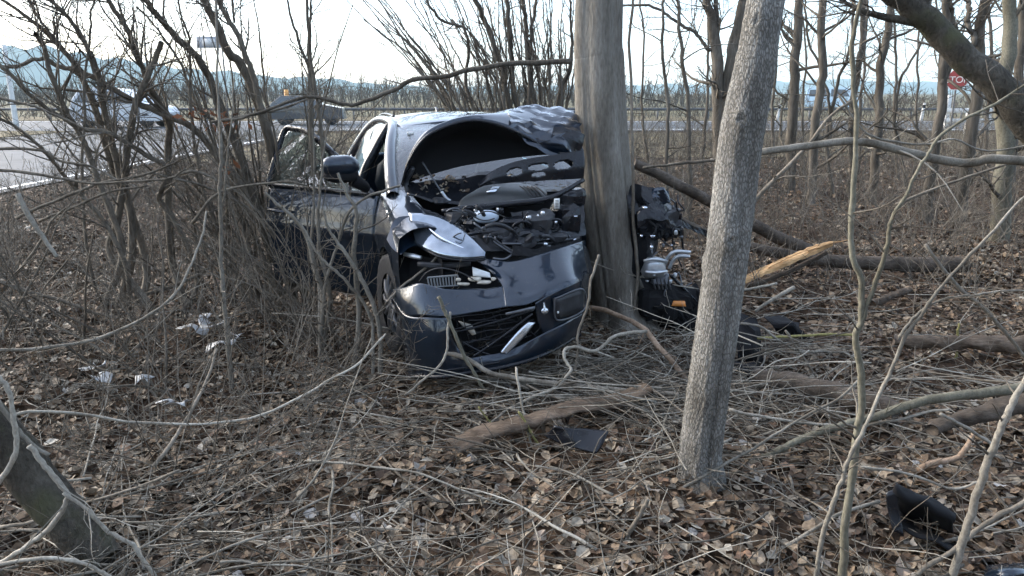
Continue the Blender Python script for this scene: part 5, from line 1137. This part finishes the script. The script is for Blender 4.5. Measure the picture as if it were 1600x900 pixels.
# ------------------------------------------------------------------ broken pieces lying in the leaves
def scrap(name, label, cat, rows, mat, crum=.0, thick=.008, seed=0, lift=0, group=None, sm=True, nu=5):
    mb = MB(); mb.patch(rows, nu, nu, crum, seed=seed); g_ = np.concatenate(mb.v); org = g_.mean(0)
    o = tag(mb.build(name, M[mat], origin=org, smooth_=sm), label, cat, group)
    m = o.modifiers.new('t', 'SOLIDIFY'); m.thickness = thick; return o
def GP(u, v, z=.06): return G(u, v, z)
o = scrap('body_fragment', 'flat dark blue panel lying on the leaves below the rotten log', 'panel',
      [[GP(849, 681, .09), GP(876, 694, .08), GP(905, 702, .08), GP(931, 708, .08)], [GP(857, 675, .12), GP(886, 684, .12), GP(912, 690, .11), GP(941, 694, .11)], [GP(866, 668, .16), GP(890, 669, .16), GP(918, 670, .15), GP(951, 673, .15)]], 'blackgloss', 0, .012)
scrap('body_fragment', 'hollow black plastic box corner in the leaves at lower right', 'panel',
      [[P(1400, 757, 2.6), P(1432, 775, 2.6), P(1462, 790, 2.6), P(1492, 806, 2.6)], [P(1398, 770, 2.56), P(1426, 789, 2.56), P(1458, 803, 2.56), P(1488, 818, 2.56)], [P(1404, 800, 2.74), P(1430, 812, 2.76), P(1460, 826, 2.74), P(1488, 840, 2.7)], [P(1404, 826, 2.52), P(1430, 842, 2.52), P(1460, 852, 2.5), P(1492, 868, 2.5)]], 'blackmatte', .03, .008)
scrap('body_fragment', 'upright bluish end piece beside the hollow black box corner', 'panel',
      [[P(1385, 768, 2.58), P(1402, 762, 2.57)], [P(1388, 800, 2.56), P(1406, 806, 2.55)], [P(1396, 832, 2.53), P(1412, 838, 2.52)]], 'blackgloss', .01, .01, 3)
scrap('body_fragment', 'dark blue curved body fragment at the lower right corner', 'panel',
      [[GP(1545, 888, .02), GP(1575, 884, .06), GP(1605, 882, .05), GP(1640, 884, .02)], [GP(1542, 900, .05), GP(1575, 896, .10), GP(1608, 893, .09), GP(1645, 896, .04)], [GP(1545, 915, .02), GP(1575, 912, .05), GP(1608, 910, .04), GP(1640, 912, .0)]], 'paint', .008, .01, 4)
scrap('body_fragment', 'small black fragment in the leaves at the bottom edge', 'panel', [[GP(1186, 902, .02), GP(1210, 900, .02)], [GP(1188, 892, .05), GP(1208, 890, .05)]], 'plastic', .006, .01, 5)
for k, (px, yy, lab) in enumerate([([(1140, 500), (1165, 545), (1150, 592)], 4.7, 'crumpled black plastic sheet just behind the rough trunk'), ([(1155, 575), (1185, 585), (1215, 598)], 4.4, 'torn black liner lying right of the rough trunk'), ([(1212, 502), (1226, 506), (1242, 518)], 5.1, 'small black lump with a blue corner beyond the yellow stick')]):
    (a0, b0), (a1, b1), (a2, b2) = px; h = (14, 8, 10)[k]
    scrap('bumper_fragment', lab, 'debris', [[P(a0 - 10, b0 - h, yy), P(a0 + 22, b0 - h + 4, yy), P(a0 + 40, b0 - h + 10, yy)], [P(a1 - 16, b1, yy - .15), P(a1 + 10, b1 + 2, yy - .2), P(a1 + 26, b1 + 6, yy - .1)], [P(a2 - 12, b2 + 6, yy), P(a2 + 16, b2 + 10, yy), P(a2 + 34, b2 + 12, yy)]], 'blackmatte', .05, .006, 40 + k, sm=False)
M['film'] = simple('grey_plastic_film', (.33, .335, .33), .5, noise=.2, nscale=20)
fl = [(300, 527, .10), (335, 512, .12), (345, 540, .09), (152, 573, .05), (135, 580, .04), (160, 590, .05), (228, 598, .06), (258, 628, .05), (276, 632, .05), (322, 498, .05), (365, 528, .06)]
for k, (u, v, s_) in enumerate(fl):
    s_ *= 1.35; q = G(u, v, .12); r_ = np.random.default_rng(k)
    rows = [[q + np.array([(i - 1) * s_ * .6, (j - 1) * s_ * .5, .5 * s_ * r_.uniform(0, 1)]) + r_.normal(0, .1 * s_, 3) for i in range(3)] for j in range(3)]
    scrap('plastic_scrap', 'scrap of crumpled pale plastic film in the leaves at left', 'litter', rows, 'film', .3 * s_, .001, k, group='pale plastic scraps in the leaf litter', nu=4)

# ------------------------------------------------------------------ road furniture, vehicles and the land beyond the road
M['signred'] = simple('sign_red', (.2, .022, .02), .55)
M['signwhite'] = simple('sign_white', (.50, .49, .47), .5)
M['signgrey'] = simple('sign_grey', (.26, .27, .29), .5, noise=.15, nscale=3)
M['galv'] = simple('galvanised_steel', (.10, .102, .105), .5, metal=.5, noise=.2, nscale=8)
M['postwhite'] = simple('post_white', (.48, .48, .46), .6, noise=.1, nscale=6)
def prism(pts2, y0, y1):
    """outline in x,z between two y planes"""
    n = len(pts2); v = [(x, y0, z) for x, z in pts2] + [(x, y1, z) for x, z in pts2]
    mb = MB(); mb.raw(v, [(k, (k + 1) % n, n + (k + 1) % n, n + k) for k in range(n)], [(0, k, k + 1) for k in range(1, n - 1)] + [(n, n + k + 1, n + k) for k in range(1, n - 1)]); return mb
q = P(1495, 125, 28.6)
ss = thing('stop_sign', 'red octagonal stop sign on a post beside the road', 'sign', (q[0], q[1], 0), rz=radians(-32))
R_ = .38; oc = lambda R: [(R * cos(pi / 8 + k * pi / 4), q[2] + R * sin(pi / 8 + k * pi / 4)) for k in range(8)]
prism(oc(R_), 0, .02).build('sign_rim', M['signwhite'], ss, smooth_=False)
prism(oc(R_ * .93), -.006, .0).build('sign_face', M['signred'], ss, smooth_=False)
tx = bpy.data.curves.new('lettering', 'FONT'); tx.body = 'STOP'; tx.size = .32; tx.extrude = .003; tx.align_x = 'CENTER'; tx.align_y = 'CENTER'; tx.space_character = .95
to = bpy.data.objects.new('lettering', tx); COL.objects.link(to); tx.materials.append(M['signwhite']); to.parent = ss; to.location = (0, -.011, q[2]); to.rotation_euler = (pi / 2, 0, 0)
me = bpy.data.meshes.new_from_object(to.evaluated_get(bpy.context.evaluated_depsgraph_get())); bpy.data.objects.remove(to)
to = bpy.data.objects.new('lettering', me); COL.objects.link(to); to.parent = ss; to.location = (0, -.011, q[2]); to.rotation_euler = (pi / 2, 0, 0)
mb = MB(); mb.path([(0, .05, -.1), (0, .05, q[2] + .4)], .035, 10, 4); mb.build('post', M['galv'], ss)
# white barrier beyond the sign
x0 = P(1482, 165, 32)[0]
br = thing('road_barrier', 'white road barrier of posts and boards behind the stop sign', 'barrier', (x0, 32, 0))
for k in range(4):
    mb = MB(); mb.box(x0 + k * .85, 32, .5 if k else .75, .16, .12, 1.1 if k else 1.6, bev=.02); mb.build('post', M['postwhite'], br)
for z in (.55, .95):
    mb = MB(); mb.box(x0 + 1.3, 31.9, z, 2.9, .04, .18, bev=.01); mb.build('board', M['postwhite'], br)
# guard rail beyond the road
gr = thing('guard_rail', 'long grey guard rail along the far side of the road', 'guard rail', (15, 50, 0))
mb = MB(); mb.patch([[(-60, 50, .56), (80, 50, .56)], [(-60, 49.92, .60), (80, 49.92, .60)], [(-60, 50, .64), (80, 50, .64)], [(-60, 49.92, .68), (80, 49.92, .68)], [(-60, 50, .73), (80, 50, .73)]], 8, 2); mb.build('rail', M['galv'], gr)
for k in range(44):
    mb = MB(); mb.box(-58 + k * 3.2, 50.1, .25, .1, .1, .9); mb.build('post', M['galv'], gr)
for k, (u, v, Y, h_, lab) in enumerate([(1440, 178, 48, 1.05, 'white marker post leaning beside the guard rail at right'), (1216, 165, 48, 1.0, 'white marker post seen just right of the rough trunk'), (430, 178, 47, .95, 'white marker post at the roadside left of the car')]):
    q = P(u, v, Y)
    mp_ = thing('marker_post', lab, 'marker post', (q[0], Y, 0)); mb = MB(); mb.path([(q[0], Y, -.1), (q[0] + .1, Y, h_)], [.09, .07], 8, 6, cap=True); mb.build('post', M['postwhite'], mp_)
    mb = MB(); mb.path([(q[0] + .075, Y, h_ * .72), (q[0] + .088, Y, h_ * .88)], [.082, .08], 8, 3); mb.build('black_band', M['blackmatte'], mp_)
# sign on a tall post, white pole and orange post at left
q = P(329, 66, 45)
sg_ = thing('road_sign', 'small grey rectangular sign high on a thin post, far left of the car', 'sign', (q[0], 45, 0))
mb = MB(); mb.box(q[0], 45, q[2], 1.55, .05, .62, bev=.01); pn = mb.build('sign_panel', M['signgrey'], sg_)
mb = MB(); mb.box(-.1, -.035, q[2], .75, .01, .38); mb.box(.5, -.035, q[2] + .05, .3, .01, .25); o = mb.build('sign_print', M['signwhite']); o.parent = pn
for dx in (-.6, .6):
    mb = MB(); mb.path([(q[0] + dx, 45.06, -.1), (q[0] + dx, 45.06, q[2] + .25)], .045, 8, 4); mb.build('post', M['galv'], sg_)
q = P(6, 70, 38); mb = MB(); mb.path([(q[0], 38, -.2), (q[0], 38, q[2])], [.13, .10], 12, 8, cap=True); tag(mb.build('white_pole', M['postwhite'], origin=(q[0], 38, 0)), 'plain white pole at the far left edge beyond the road', 'pole')
q = P(447, 140, 44); mb = MB(); mb.path([(q[0], 44, -.2), (q[0], 44, q[2])], [.14, .12], 10, 6, cap=True); tag(mb.build('orange_post', simple('orange_paint', (.55, .27, .08), .7), origin=(q[0], 44, 0)), 'short orange post standing by the far road', 'post')
# vehicles on the road
def vehicle(name, label, cat, x, y, rz, prof_, wid, win, col, wheels, dark=(.03, .035, .04)):
    root = thing(name, label, cat, (x, y, .02), rz=rz)
    pts = np.array(prof_); n = len(pts); mat = simple(name + '_paint', col, .3, coat=.6)
    mb = MB(); lay = []
    for s_, ins in ((-1, .06), (-1, 0), (1, 0), (1, .06)):
        tum = np.clip((pts[:, 1] - .9) / 1.2, 0, 1) * .14
        c_ = pts.mean(0); p2 = c_ + (pts - c_) * (1 - ins * .5)
        lay.append(np.stack([p2[:, 0], s_ * (wid / 2 - tum - (0 if ins == 0 else -.03)), p2[:, 1]], -1))
    lay = np.array(lay); i = np.arange(3)[:, None] * n + np.arange(n)[None]; j = np.arange(3)[:, None] * n + (np.arange(n)[None] + 1) % n
    mb.raw(lay.reshape(-1, 3), np.stack([i, j, j + n, i + n], -1).reshape(-1, 4)); v = lay.reshape(-1, 3)
    bm = bmesh.new(); vs = [bm.verts.new(x_) for x_ in v]
    for f_ in np.concatenate(mb.q): bm.faces.new([vs[k] for k in f_])
    bm.faces.new(vs[:n]); bm.faces.new(vs[3 * n:][::-1]); bmesh.ops.recalc_face_normals(bm, faces=bm.faces)
    me = bpy.data.meshes.new('body'); bm.to_mesh(me); bm.free(); me.materials.append(mat); bo = bpy.data.objects.new('body', me); COL.objects.link(bo); bo.parent = root
    gm_ = simple(name + '_glass', dark, .1, coat=.5)
    for s_ in (-1, 1):
        for w_ in win:
            w2 = np.array(w_); tum = np.clip((w2[:, 1] - .9) / 1.2, 0, 1) * .14; k = len(w2)
            o_ = np.stack([w2[:, 0], s_ * (wid / 2 - tum + .036), w2[:, 1]], -1); i_ = o_ - [0, s_ * .03, 0]
            mb = MB(); mb.raw(np.vstack([o_, i_]), [(a, (a + 1) % k, k + (a + 1) % k, k + a) for a in range(k)], [(0, a, a + 1) for a in range(1, k - 1)]); o = mb.build('window', gm_, smooth_=False); o.parent = root
        for wx in wheels:
            a = np.linspace(0, 2 * pi, 24, endpoint=False); mb = MB()
            mb.tubes(np.array([[(wx, s_ * (wid / 2 - .18), .33), (wx, s_ * (wid / 2 + .02), .33)]]), np.array([[.33, .33]]), 24, .5, True); o = mb.build('wheel', M['rubber']); o.parent = root
    return root, gm_
mv = P(195, 170, 39)
vehicle('parked_car', 'pale silver people carrier standing on the road beyond the left thicket', 'car', mv[0], 39, 0,
        [(-2.2, .3), (-2.25, .8), (-2.1, 1.3), (-1.7, 1.80), (-.9, 1.88), (.1, 1.80), (.9, 1.42), (1.2, 1.16), (2.1, .95), (2.3, .7), (2.25, .3)], 1.85,
        [[(-1.95, 1.2), (-1.55, 1.68), (-.9, 1.74), (-.9, 1.15)], [(-.8, 1.15), (-.8, 1.74), (.0, 1.68), (.8, 1.34), (1.05, 1.12)]], (.36, .38, .40), (-1.4, 1.4))
mv = P(482, 165, 42)
vehicle('parked_car', 'dark hatchback with a pale roof line behind the coppice stems', 'car', mv[0], 42, radians(8),
        [(-1.9, .3), (-1.95, .8), (-1.8, 1.1), (-1.3, 1.48), (.1, 1.46), (.8, 1.05), (1.8, .85), (1.9, .3)], 1.75,
        [[(-1.6, 1.0), (-1.2, 1.38), (-.5, 1.4), (-.5, 1.0)], [(-.4, 1.0), (-.4, 1.4), (.05, 1.38), (.65, 1.0)]], (.035, .036, .04), (-1.2, 1.2))
mv = P(1303, 160, 74)
vehicle('van', 'pale blue van with dark windows driving beyond the guard rail', 'van', mv[0], 74, radians(-30),
        [(-2.4, .35), (-2.45, 1.0), (-2.35, 2.0), (-2.0, 2.15), (1.1, 2.12), (1.7, 1.35), (2.35, 1.1), (2.45, .7), (2.4, .35)], 1.95,
        [[(-2.1, 1.3), (-2.05, 1.9), (-.4, 1.95), (-.4, 1.3)], [(-.2, 1.3), (-.2, 1.95), (1.0, 1.92), (1.45, 1.3)]], (.30, .42, .52), (-1.6, 1.5))

# far brush and bare trees beyond the road: one mass nobody could count
def brush(name, n, xr, yr, hr, r0, mat, twigs=2, lean=.15, seed=0, kind='stuff', M_=5, ymask=None, rtip=.002):
    g = np.random.default_rng(seed)
    x = g.uniform(*xr, n); y = g.uniform(*yr, n)
    if ymask is not None: k = ymask(x, y); x, y = x[k], y[k]; n = len(x)
    L = g.uniform(*hr, n) * (1 + .3 * np.sin(x * .23 + seed) * np.sin(x * .07 + 2) + .35 * np.sin(x * .041 + y * .05 + seed))
    p = np.stack([x, y, H(x, y) - .05], -1); d = norm(np.stack([g.normal(0, lean, n), g.normal(0, lean, n), np.ones(n)], -1)); out = [p]
    for k in range(M_ - 1):
        d = norm(d + g.normal(0, .1, (n, 3)) + [0, 0, -.02]); out.append(out[-1] + d * (L / (M_ - 1))[:, None])
    A = np.stack(out, 1); R = (g.uniform(*r0, n))[:, None] * np.linspace(1, .3, M_)[None]
    mb = MB(); mb.tubes(A, R, 3, g.uniform(.1, .9, n))
    if twigs:
        b_, r_ = spawn(A, R, twigs, (hr[0] * .3, hr[1] * .45), (20, 60), 4, .03, .15, rs=.6, rtip=rtip, r_=g); mb.tubes(b_, r_, 3, g.uniform(.1, .9, len(b_)))
    return tag(mb.build(name, mat), kind=kind)
brush('distant_woods', 2600, (-190, 30), (95, 210), (1.8, 4.2), (.05, .11), M['bark_back'], 5, .14, 21, rtip=.035)
brush('distant_woods', 1500, (20, 190), (90, 150), (.8, 2.0), (.05, .10), M['bark_back'], 4, .2, 22, rtip=.03)
brush('roadside_scrub', 2500, (-120, 90), (51, 62), (.5, 1.3), (.02, .04), M['bark_back'], 3, .3, 23, rtip=.012)
brush('undergrowth', 2300, (1.2, 24), (9, 27), (.5, 1.5), (.004, .008), M['bark_twig'], 4, .35, 24, ymask=lambda x, y: x > .11 * y)
brush('undergrowth', 1700, (1.6, 26), (13, 27), (.8, 1.9), (.004, .008), M['bark_twig'], 6, .4, 34, ymask=lambda x, y: x > .10 * y)
brush('undergrowth', 800, (1.4, 10), (6, 10), (.3, 1.1), (.003, .006), M['bark_twig'], 3, .4, 25)
brush('undergrowth', 1200, (-8, -.9), (5.2, 13), (.25, .75), (.003, .006), M['bark_twig'], 3, .45, 26, ymask=lambda x, y: (x < -1.9 - .05 * y) | (y > 9.6))
brush('undergrowth', 200, (-3.2, -1.0), (3.0, 5), (.2, .7), (.002, .004), M['bark_twig'], 3, .5, 27)
brush('undergrowth', 1800, (-8, 3), (11, 27), (.3, .8), (.005, .010), M['bark_twig'], 3, .3, 28)
brush('wood_behind', 420, (-7, 45), (-40, -2.5), (6, 11), (.05, .13), M['bark_back'], 14, .10, 31, M_=6, rtip=.006)
brush('wood_behind', 1500, (-8, 40), (-30, -1.5), (1.0, 3.0), (.006, .015), M['bark_back'], 5, .25, 32, rtip=.003)
M['drygrass'] = ramp_attr('dry_grass', [(0, (.08, .066, .035)), (.6, (.17, .14, .085)), (1, (.25, .215, .15))])
brush('dry_grass', 9000, (-45, 45), (26.8, 33.4), (.15, .5), (.006, .014), M['drygrass'], 0, .4, 29, M_=3)

# ------------------------------------------------------------------ leaf litter and twigs
M['leaf'] = ramp_attr('dead_leaves', [(0, (.030, .020, .013)), (.22, (.098, .062, .038)), (.45, (.172, .119, .074)), (.62, (.235, .180, .122)), (.8, (.29, .245, .182)), (1, (.34, .318, .270))], .7)
def leaf_mesh(mb, pos, size, yaw, pit, rol, curl, tint, g):
    n = len(pos)
    sh = np.array([(0, 0), (.32, .30), (.30, .68), (0, 1), (-.30, .68), (-.32, .30), (0, .5)])
    sh = np.repeat(sh[None], n, 0) * (1 + g.normal(0, .13, (n, 7, 2))); sh[:, :, 1] -= .5
    loc = np.zeros((n, 7, 3)); loc[:, :, :2] = sh
    loc[:, :, 2] = curl[:, None] * (np.abs(sh[:, :, 0]) * 1.1 + .5 * sh[:, :, 1] ** 2) + g.normal(0, .05, (n, 7))
    loc *= size[:, None, None]
    cx, sx, cy, sy, cz, sz = np.cos(pit), np.sin(pit), np.cos(rol), np.sin(rol), np.cos(yaw), np.sin(yaw)
    x, y, z = loc[..., 0], loc[..., 1], loc[..., 2]
    y, z = y * cx[:, None] - z * sx[:, None], y * sx[:, None] + z * cx[:, None]
    x, z = x * cy[:, None] + z * sy[:, None], -x * sy[:, None] + z * cy[:, None]
    x, y = x * cz[:, None] - y * sz[:, None], x * sz[:, None] + y * cz[:, None]
    v = np.stack([x, y, z], -1) + pos[:, None]
    i = np.arange(n)[:, None] * 7
    t = np.stack([np.stack([i[:, 0] + 6, i[:, 0] + k, i[:, 0] + (k + 1) % 6], -1) for k in range(6)], 1)
    mb.raw(v.reshape(-1, 3), None, t.reshape(-1, 3), np.repeat(tint, 7))
def litter(n, yr, pw, sz, seed, halfw=.95):
    g = np.random.default_rng(seed)
    y = yr[0] + (yr[1] - yr[0]) * g.uniform(0, 1, n) ** pw; x = g.uniform(-1, 1, n) * (halfw * y + .7)
    k = (x > -8.4) & ~((y > 26.5) & (x < 60)) & (g.uniform(0, 1, n) < .72 + .5 * np.sin(x * 2.9 + 1.3 * np.sin(y * 2.1)) * np.sin(y * 3.3 + x)); x, y = x[k], y[k]; n = len(x)
    pos = np.stack([x, y, H(x, y) + np.abs(g.normal(0, .016, n)) + .006], -1)
    size = g.uniform(*sz, n)
    tt = np.clip(g.beta(1.7, 2.3, n) + .10 * np.sin(x * 1.3 + 1) * np.sin(y * 1.1) + np.where(x > 1.2, -.04, .02), 0, 1)
    mb = MB(); leaf_mesh(mb, pos, size, g.uniform(0, 6.3, n), g.normal(0, .30, n), g.normal(0, .30, n), g.normal(.18, .42, n), tt, g)
    return tag(mb.build('leaf_litter', M['leaf'], smooth_=False), kind='stuff')
litter(86000, (1.5, 9), 1.0, (.026, .074), 41)
litter(32000, (7, 20), 1.1, (.05, .11), 42)
litter(9000, (15, 27), 1.0, (.10, .2), 43)

# the larger leaves one can pick out in the foreground, each its own object lying on the ground
lm_ = []
for k in range(9):
    g = np.random.default_rng(200 + k); n = 11; th = np.linspace(0, 2 * pi, n, endpoint=False)
    rad_ = .5 * (1 + .12 * np.cos(th * (1 if k % 3 else 5)) + g.normal(0, .06, n)); rad_[0] *= 1.25
    v = [(0, 0, 0)] + [(r_ * sin(t) * .85, r_ * cos(t), .12 * g.normal() + .18 * (r_ * sin(t)) ** 2 * (1 if k % 2 else -1)) for r_, t in zip(rad_, th)] + [(0, -.75, -.02), (.02, -.75, -.02)]
    mb = MB(); mb.raw(v, None, [(0, 1 + (a + 1) % n, 1 + a) for a in range(n)] + [(1 + n // 2, n + 1, n + 2)], .5)
    o = mb.build('leaf', simple('leaf_blade', [(.30, .275, .245), (.22, .172, .13), (.17, .10, .06), (.27, .245, .21), (.20, .12, .072), (.25, .20, .145), (.17, .145, .12), (.32, .305, .285), (.13, .07, .04)][k], .7, noise=.3, nscale=4), smooth_=False); lm_.append(o)
g = np.random.default_rng(77); nl = 0
while nl < 290:
    y = 1.75 + 2.6 * g.uniform() ** 1.3; x = g.uniform(-.74, .74) * y
    if x < -.4 and g.uniform() < .45: continue
    o = lm_[nl] if nl < 9 else lm_[int(g.choice(9, p=[.14, .13, .12, .12, .12, .11, .1, .08, .08]))].copy()
    if nl >= 9: COL.objects.link(o)
    o.parent = ground; s_ = g.uniform(.04, .068); o.scale = (s_, s_, s_)
    o.location = (x, y, float(H(x, y)) + g.uniform(.018, .04)); o.rotation_euler = (g.normal(0, .3), g.normal(0, .3), g.uniform(0, 6.3)); nl += 1
# countable twigs
g = np.random.default_rng(91)
def lying(x, y, L, r, zup, wob=.12, m=8, yaw=None, rise=.12):
    yaw = g.uniform(0, 2 * pi) if yaw is None else yaw
    d = np.array([cos(yaw), sin(yaw), g.normal(.02, rise)]); p_ = [np.array([x, y, 0.])]
    for k in range(m - 1):
        d = norm(d + g.normal(0, wob, 3) * [1, 1, .5]); p_.append(p_[-1] + d * L / (m - 1))
    p_ = np.array(p_); p_[:, 2] += zup + H(x, y); p_[:, 2] = np.maximum(p_[:, 2], H(p_[:, 0], p_[:, 1]) + .012)
    return p_, r * np.linspace(1, .35, m)
for k in range(235):
    pile = k < 120
    x, y = (g.normal(.55, .55), g.normal(4.0, .42)) if pile else (None, None)
    if not pile: y = 1.9 + 4.5 * g.uniform() ** 1.2; x = g.uniform(-.72, .72) * y
    if y < 2.0: y = 2.0 + g.uniform()
    if abs(x - .33) < .3 and abs(y - 3.5) < .25: y += .6
    p_, r_ = lying(x, y, g.uniform(.3, 1.3), g.uniform(.003, .0075), g.uniform(.02, .16 if pile else .10), yaw=g.normal(.0, .5) + (pi if g.uniform() < .5 else 0) if pile else None)
    pp = catmull(p_, 14); rr_ = np.interp(np.linspace(0, 1, 14), np.linspace(0, 1, 8), r_)
    mb = MB(); mb.tubes(pp[None], rr_[None], 5, float(g.uniform(.1, 1)), True)
    for _ in range(int(g.integers(0, 4))):
        b_, q_ = spawn(pp[None], rr_[None], 1, (.06, .3), (25, 60), 5, .0, .15, rs=.6, rtip=.0012, r_=g); mb.tubes(b_, q_, 4, .5)
    tag(mb.build('fallen_twig', M['bark_pale'] if g.uniform() < .5 else M['bark_twig'], origin=pp[0]), 'thin bare twig lying loose on the brown leaf litter', 'twig', 'fallen twigs on the leaf litter')
for k in range(34):
    x, y = g.uniform(.95, 2.4), g.uniform(3.5, 5.4)
    p_, r_ = lying(x, y, g.uniform(.5, 1.4), g.uniform(.0025, .005), g.uniform(.08, .38), .13, rise=.12, yaw=g.normal(0, .5) + (pi if g.uniform() < .5 else 0))
    pp = catmull(p_, 14); rr_ = np.interp(np.linspace(0, 1, 14), np.linspace(0, 1, 8), r_); mb = MB(); mb.tubes(pp[None], rr_[None], 5, float(g.uniform(.3, 1)), True)
    b_, q_ = spawn(pp[None], rr_[None], 4, (.08, .3), (25, 60), 5, .0, .15, rs=.6, rtip=.0012, r_=g); mb.tubes(b_, q_, 4, .6)
    tag(mb.build('branchlet', M['bark_pale'], origin=pp[0]), 'thin pale forked branchlet arching over the leaves right of the rough trunk', 'branchlet', 'branchlets right of the rough trunk')
for k in range(26):
    x, y = g.uniform(-1.75, -.75), g.uniform(2.15, 2.9)
    p_, r_ = lying(x, y, g.uniform(.4, 1.1), g.uniform(.003, .006), g.uniform(.03, .16), .12, rise=.18, yaw=g.normal(.5, .5) + (pi if g.uniform() < .5 else 0))
    pp = catmull(p_, 14); rr_ = np.interp(np.linspace(0, 1, 14), np.linspace(0, 1, 8), r_); mb = MB(); mb.tubes(pp[None], rr_[None], 5, float(g.uniform(.3, 1)), True)
    b_, q_ = spawn(pp[None], rr_[None], 3, (.08, .3), (25, 60), 5, .0, .15, rs=.6, rtip=.0012, r_=g); mb.tubes(b_, q_, 4, .6)
    tag(mb.build('branchlet', M['bark_pale'], origin=pp[0]), 'pale bare branchlet in the brush pile beside the mossy log at lower left', 'branchlet', 'branchlets piled beside the mossy log')
A, R, TT = [], [], []
for k in range(4300):
    if k < 1300: x, y = g.normal(.6, .8), g.normal(4.0, .55)
    elif k < 1600: x, y = g.normal(-1.35, .35), g.normal(2.5, .3)
    else: y = 1.7 + 9 * g.uniform() ** 1.4; x = g.uniform(-.75, .75) * y
    if (abs(x - .33) < .26 and abs(y - 3.5) < .24) or y < 1.7 or (abs(x) < .9 and 4.3 < y < 8.5 and x < .2): continue
    p_, r_ = lying(x, y, g.uniform(.12, .7), g.uniform(.0012, .0045), g.uniform(.01,   .13 if k < 1300 else .08), .16, 6, rise=.16)
    A.append(p_); R.append(r_); TT.append(g.uniform(0, 1))
A, R, TT = np.array(A), np.array(R), np.array(TT); pk = g.uniform(0, 1, len(A)) < .45
for sel, mt in ((pk, 'bark_pale'), (~pk, 'bark_twig')):
    mb = MB(); mb.tubes(A[sel], R[sel], 3, TT[sel]); tag(mb.build('twig_litter', M[mt]), kind='stuff')
A, R, TT = [], [], []
for k in range(520):   # upright weed stems and thin shoots out of the litter
    y = 2.0 + 8 * g.uniform() ** 1.3; x = g.uniform(-.74, .74) * y
    if abs(x) < 1.0 and 3.6 < y < 8.5: continue
    L = g.uniform(.12, .55); d = norm(np.array([g.normal(0, .5), g.normal(0, .4), 1.])); p_ = [np.array([x, y, float(H(x, y)) - .02])]
    for q_ in range(5): d = norm(d + g.normal(0, .14, 3)); p_.append(p_[-1] + d * L / 5)
    A.append(np.array(p_)); R.append(g.uniform(.0012, .003) * np.linspace(1, .4, 6)); TT.append(g.uniform(0, 1))
mb = MB(); mb.tubes(np.array(A), np.array(R), 3, np.array(TT)); b_, q_ = spawn(np.array(A), np.array(R), 2, (.05, .2), (25, 60), 4, .02, .15, rs=.7, rtip=.0008, r_=g); mb.tubes(b_, q_, 3, g.uniform(0, 1, len(b_)))
tag(mb.build('weed_stems', M['bark_twig']), kind='stuff')
# leaves and scraps that blew into the scuttle of the car
lmb = MB(); n = 90
pos = np.array([C(g.uniform(640, 770), 0, 0) for _ in range(n)])
for k in range(n):
    t = g.uniform(); pos[k] = C(g.uniform(640, 800), 306 - 30 * t - g.uniform(0, 5), .95 + .18 * t)
leaf_mesh(lmb, pos, g.uniform(.02, .05, n), g.uniform(0, 6, n), g.normal(0, .5, n), g.normal(0, .5, n), g.normal(.2, .4, n), np.clip(g.beta(2.5, 2, n), 0, 1), g)
part('leaf_debris', lmb, 'leaf', sm=False)['kind'] = 'stuff'

# ------------------------------------------------------------------ air
hz = MB(); hz.box(0, 1550, 198, 9000, 3700, 402)
hm = bpy.data.materials.new('haze'); hm.use_nodes = True
for nd in list(hm.node_tree.nodes):
    if nd.type == 'BSDF_PRINCIPLED': hm.node_tree.nodes.remove(nd)
pv = hm.node_tree.nodes.new('ShaderNodeVolumePrincipled'); pv.inputs['Density'].default_value = .00026; pv.inputs['Color'].default_value = (.60, .86, 1.0, 1)
hm.node_tree.links.new(pv.outputs[0], hm.node_tree.nodes['Material Output'].inputs['Volume'])
tag(hz.build('haze', hm, smooth_=False), kind='stuff')
for o in bpy.data.objects:
    if '_w' in o: del o['_w']
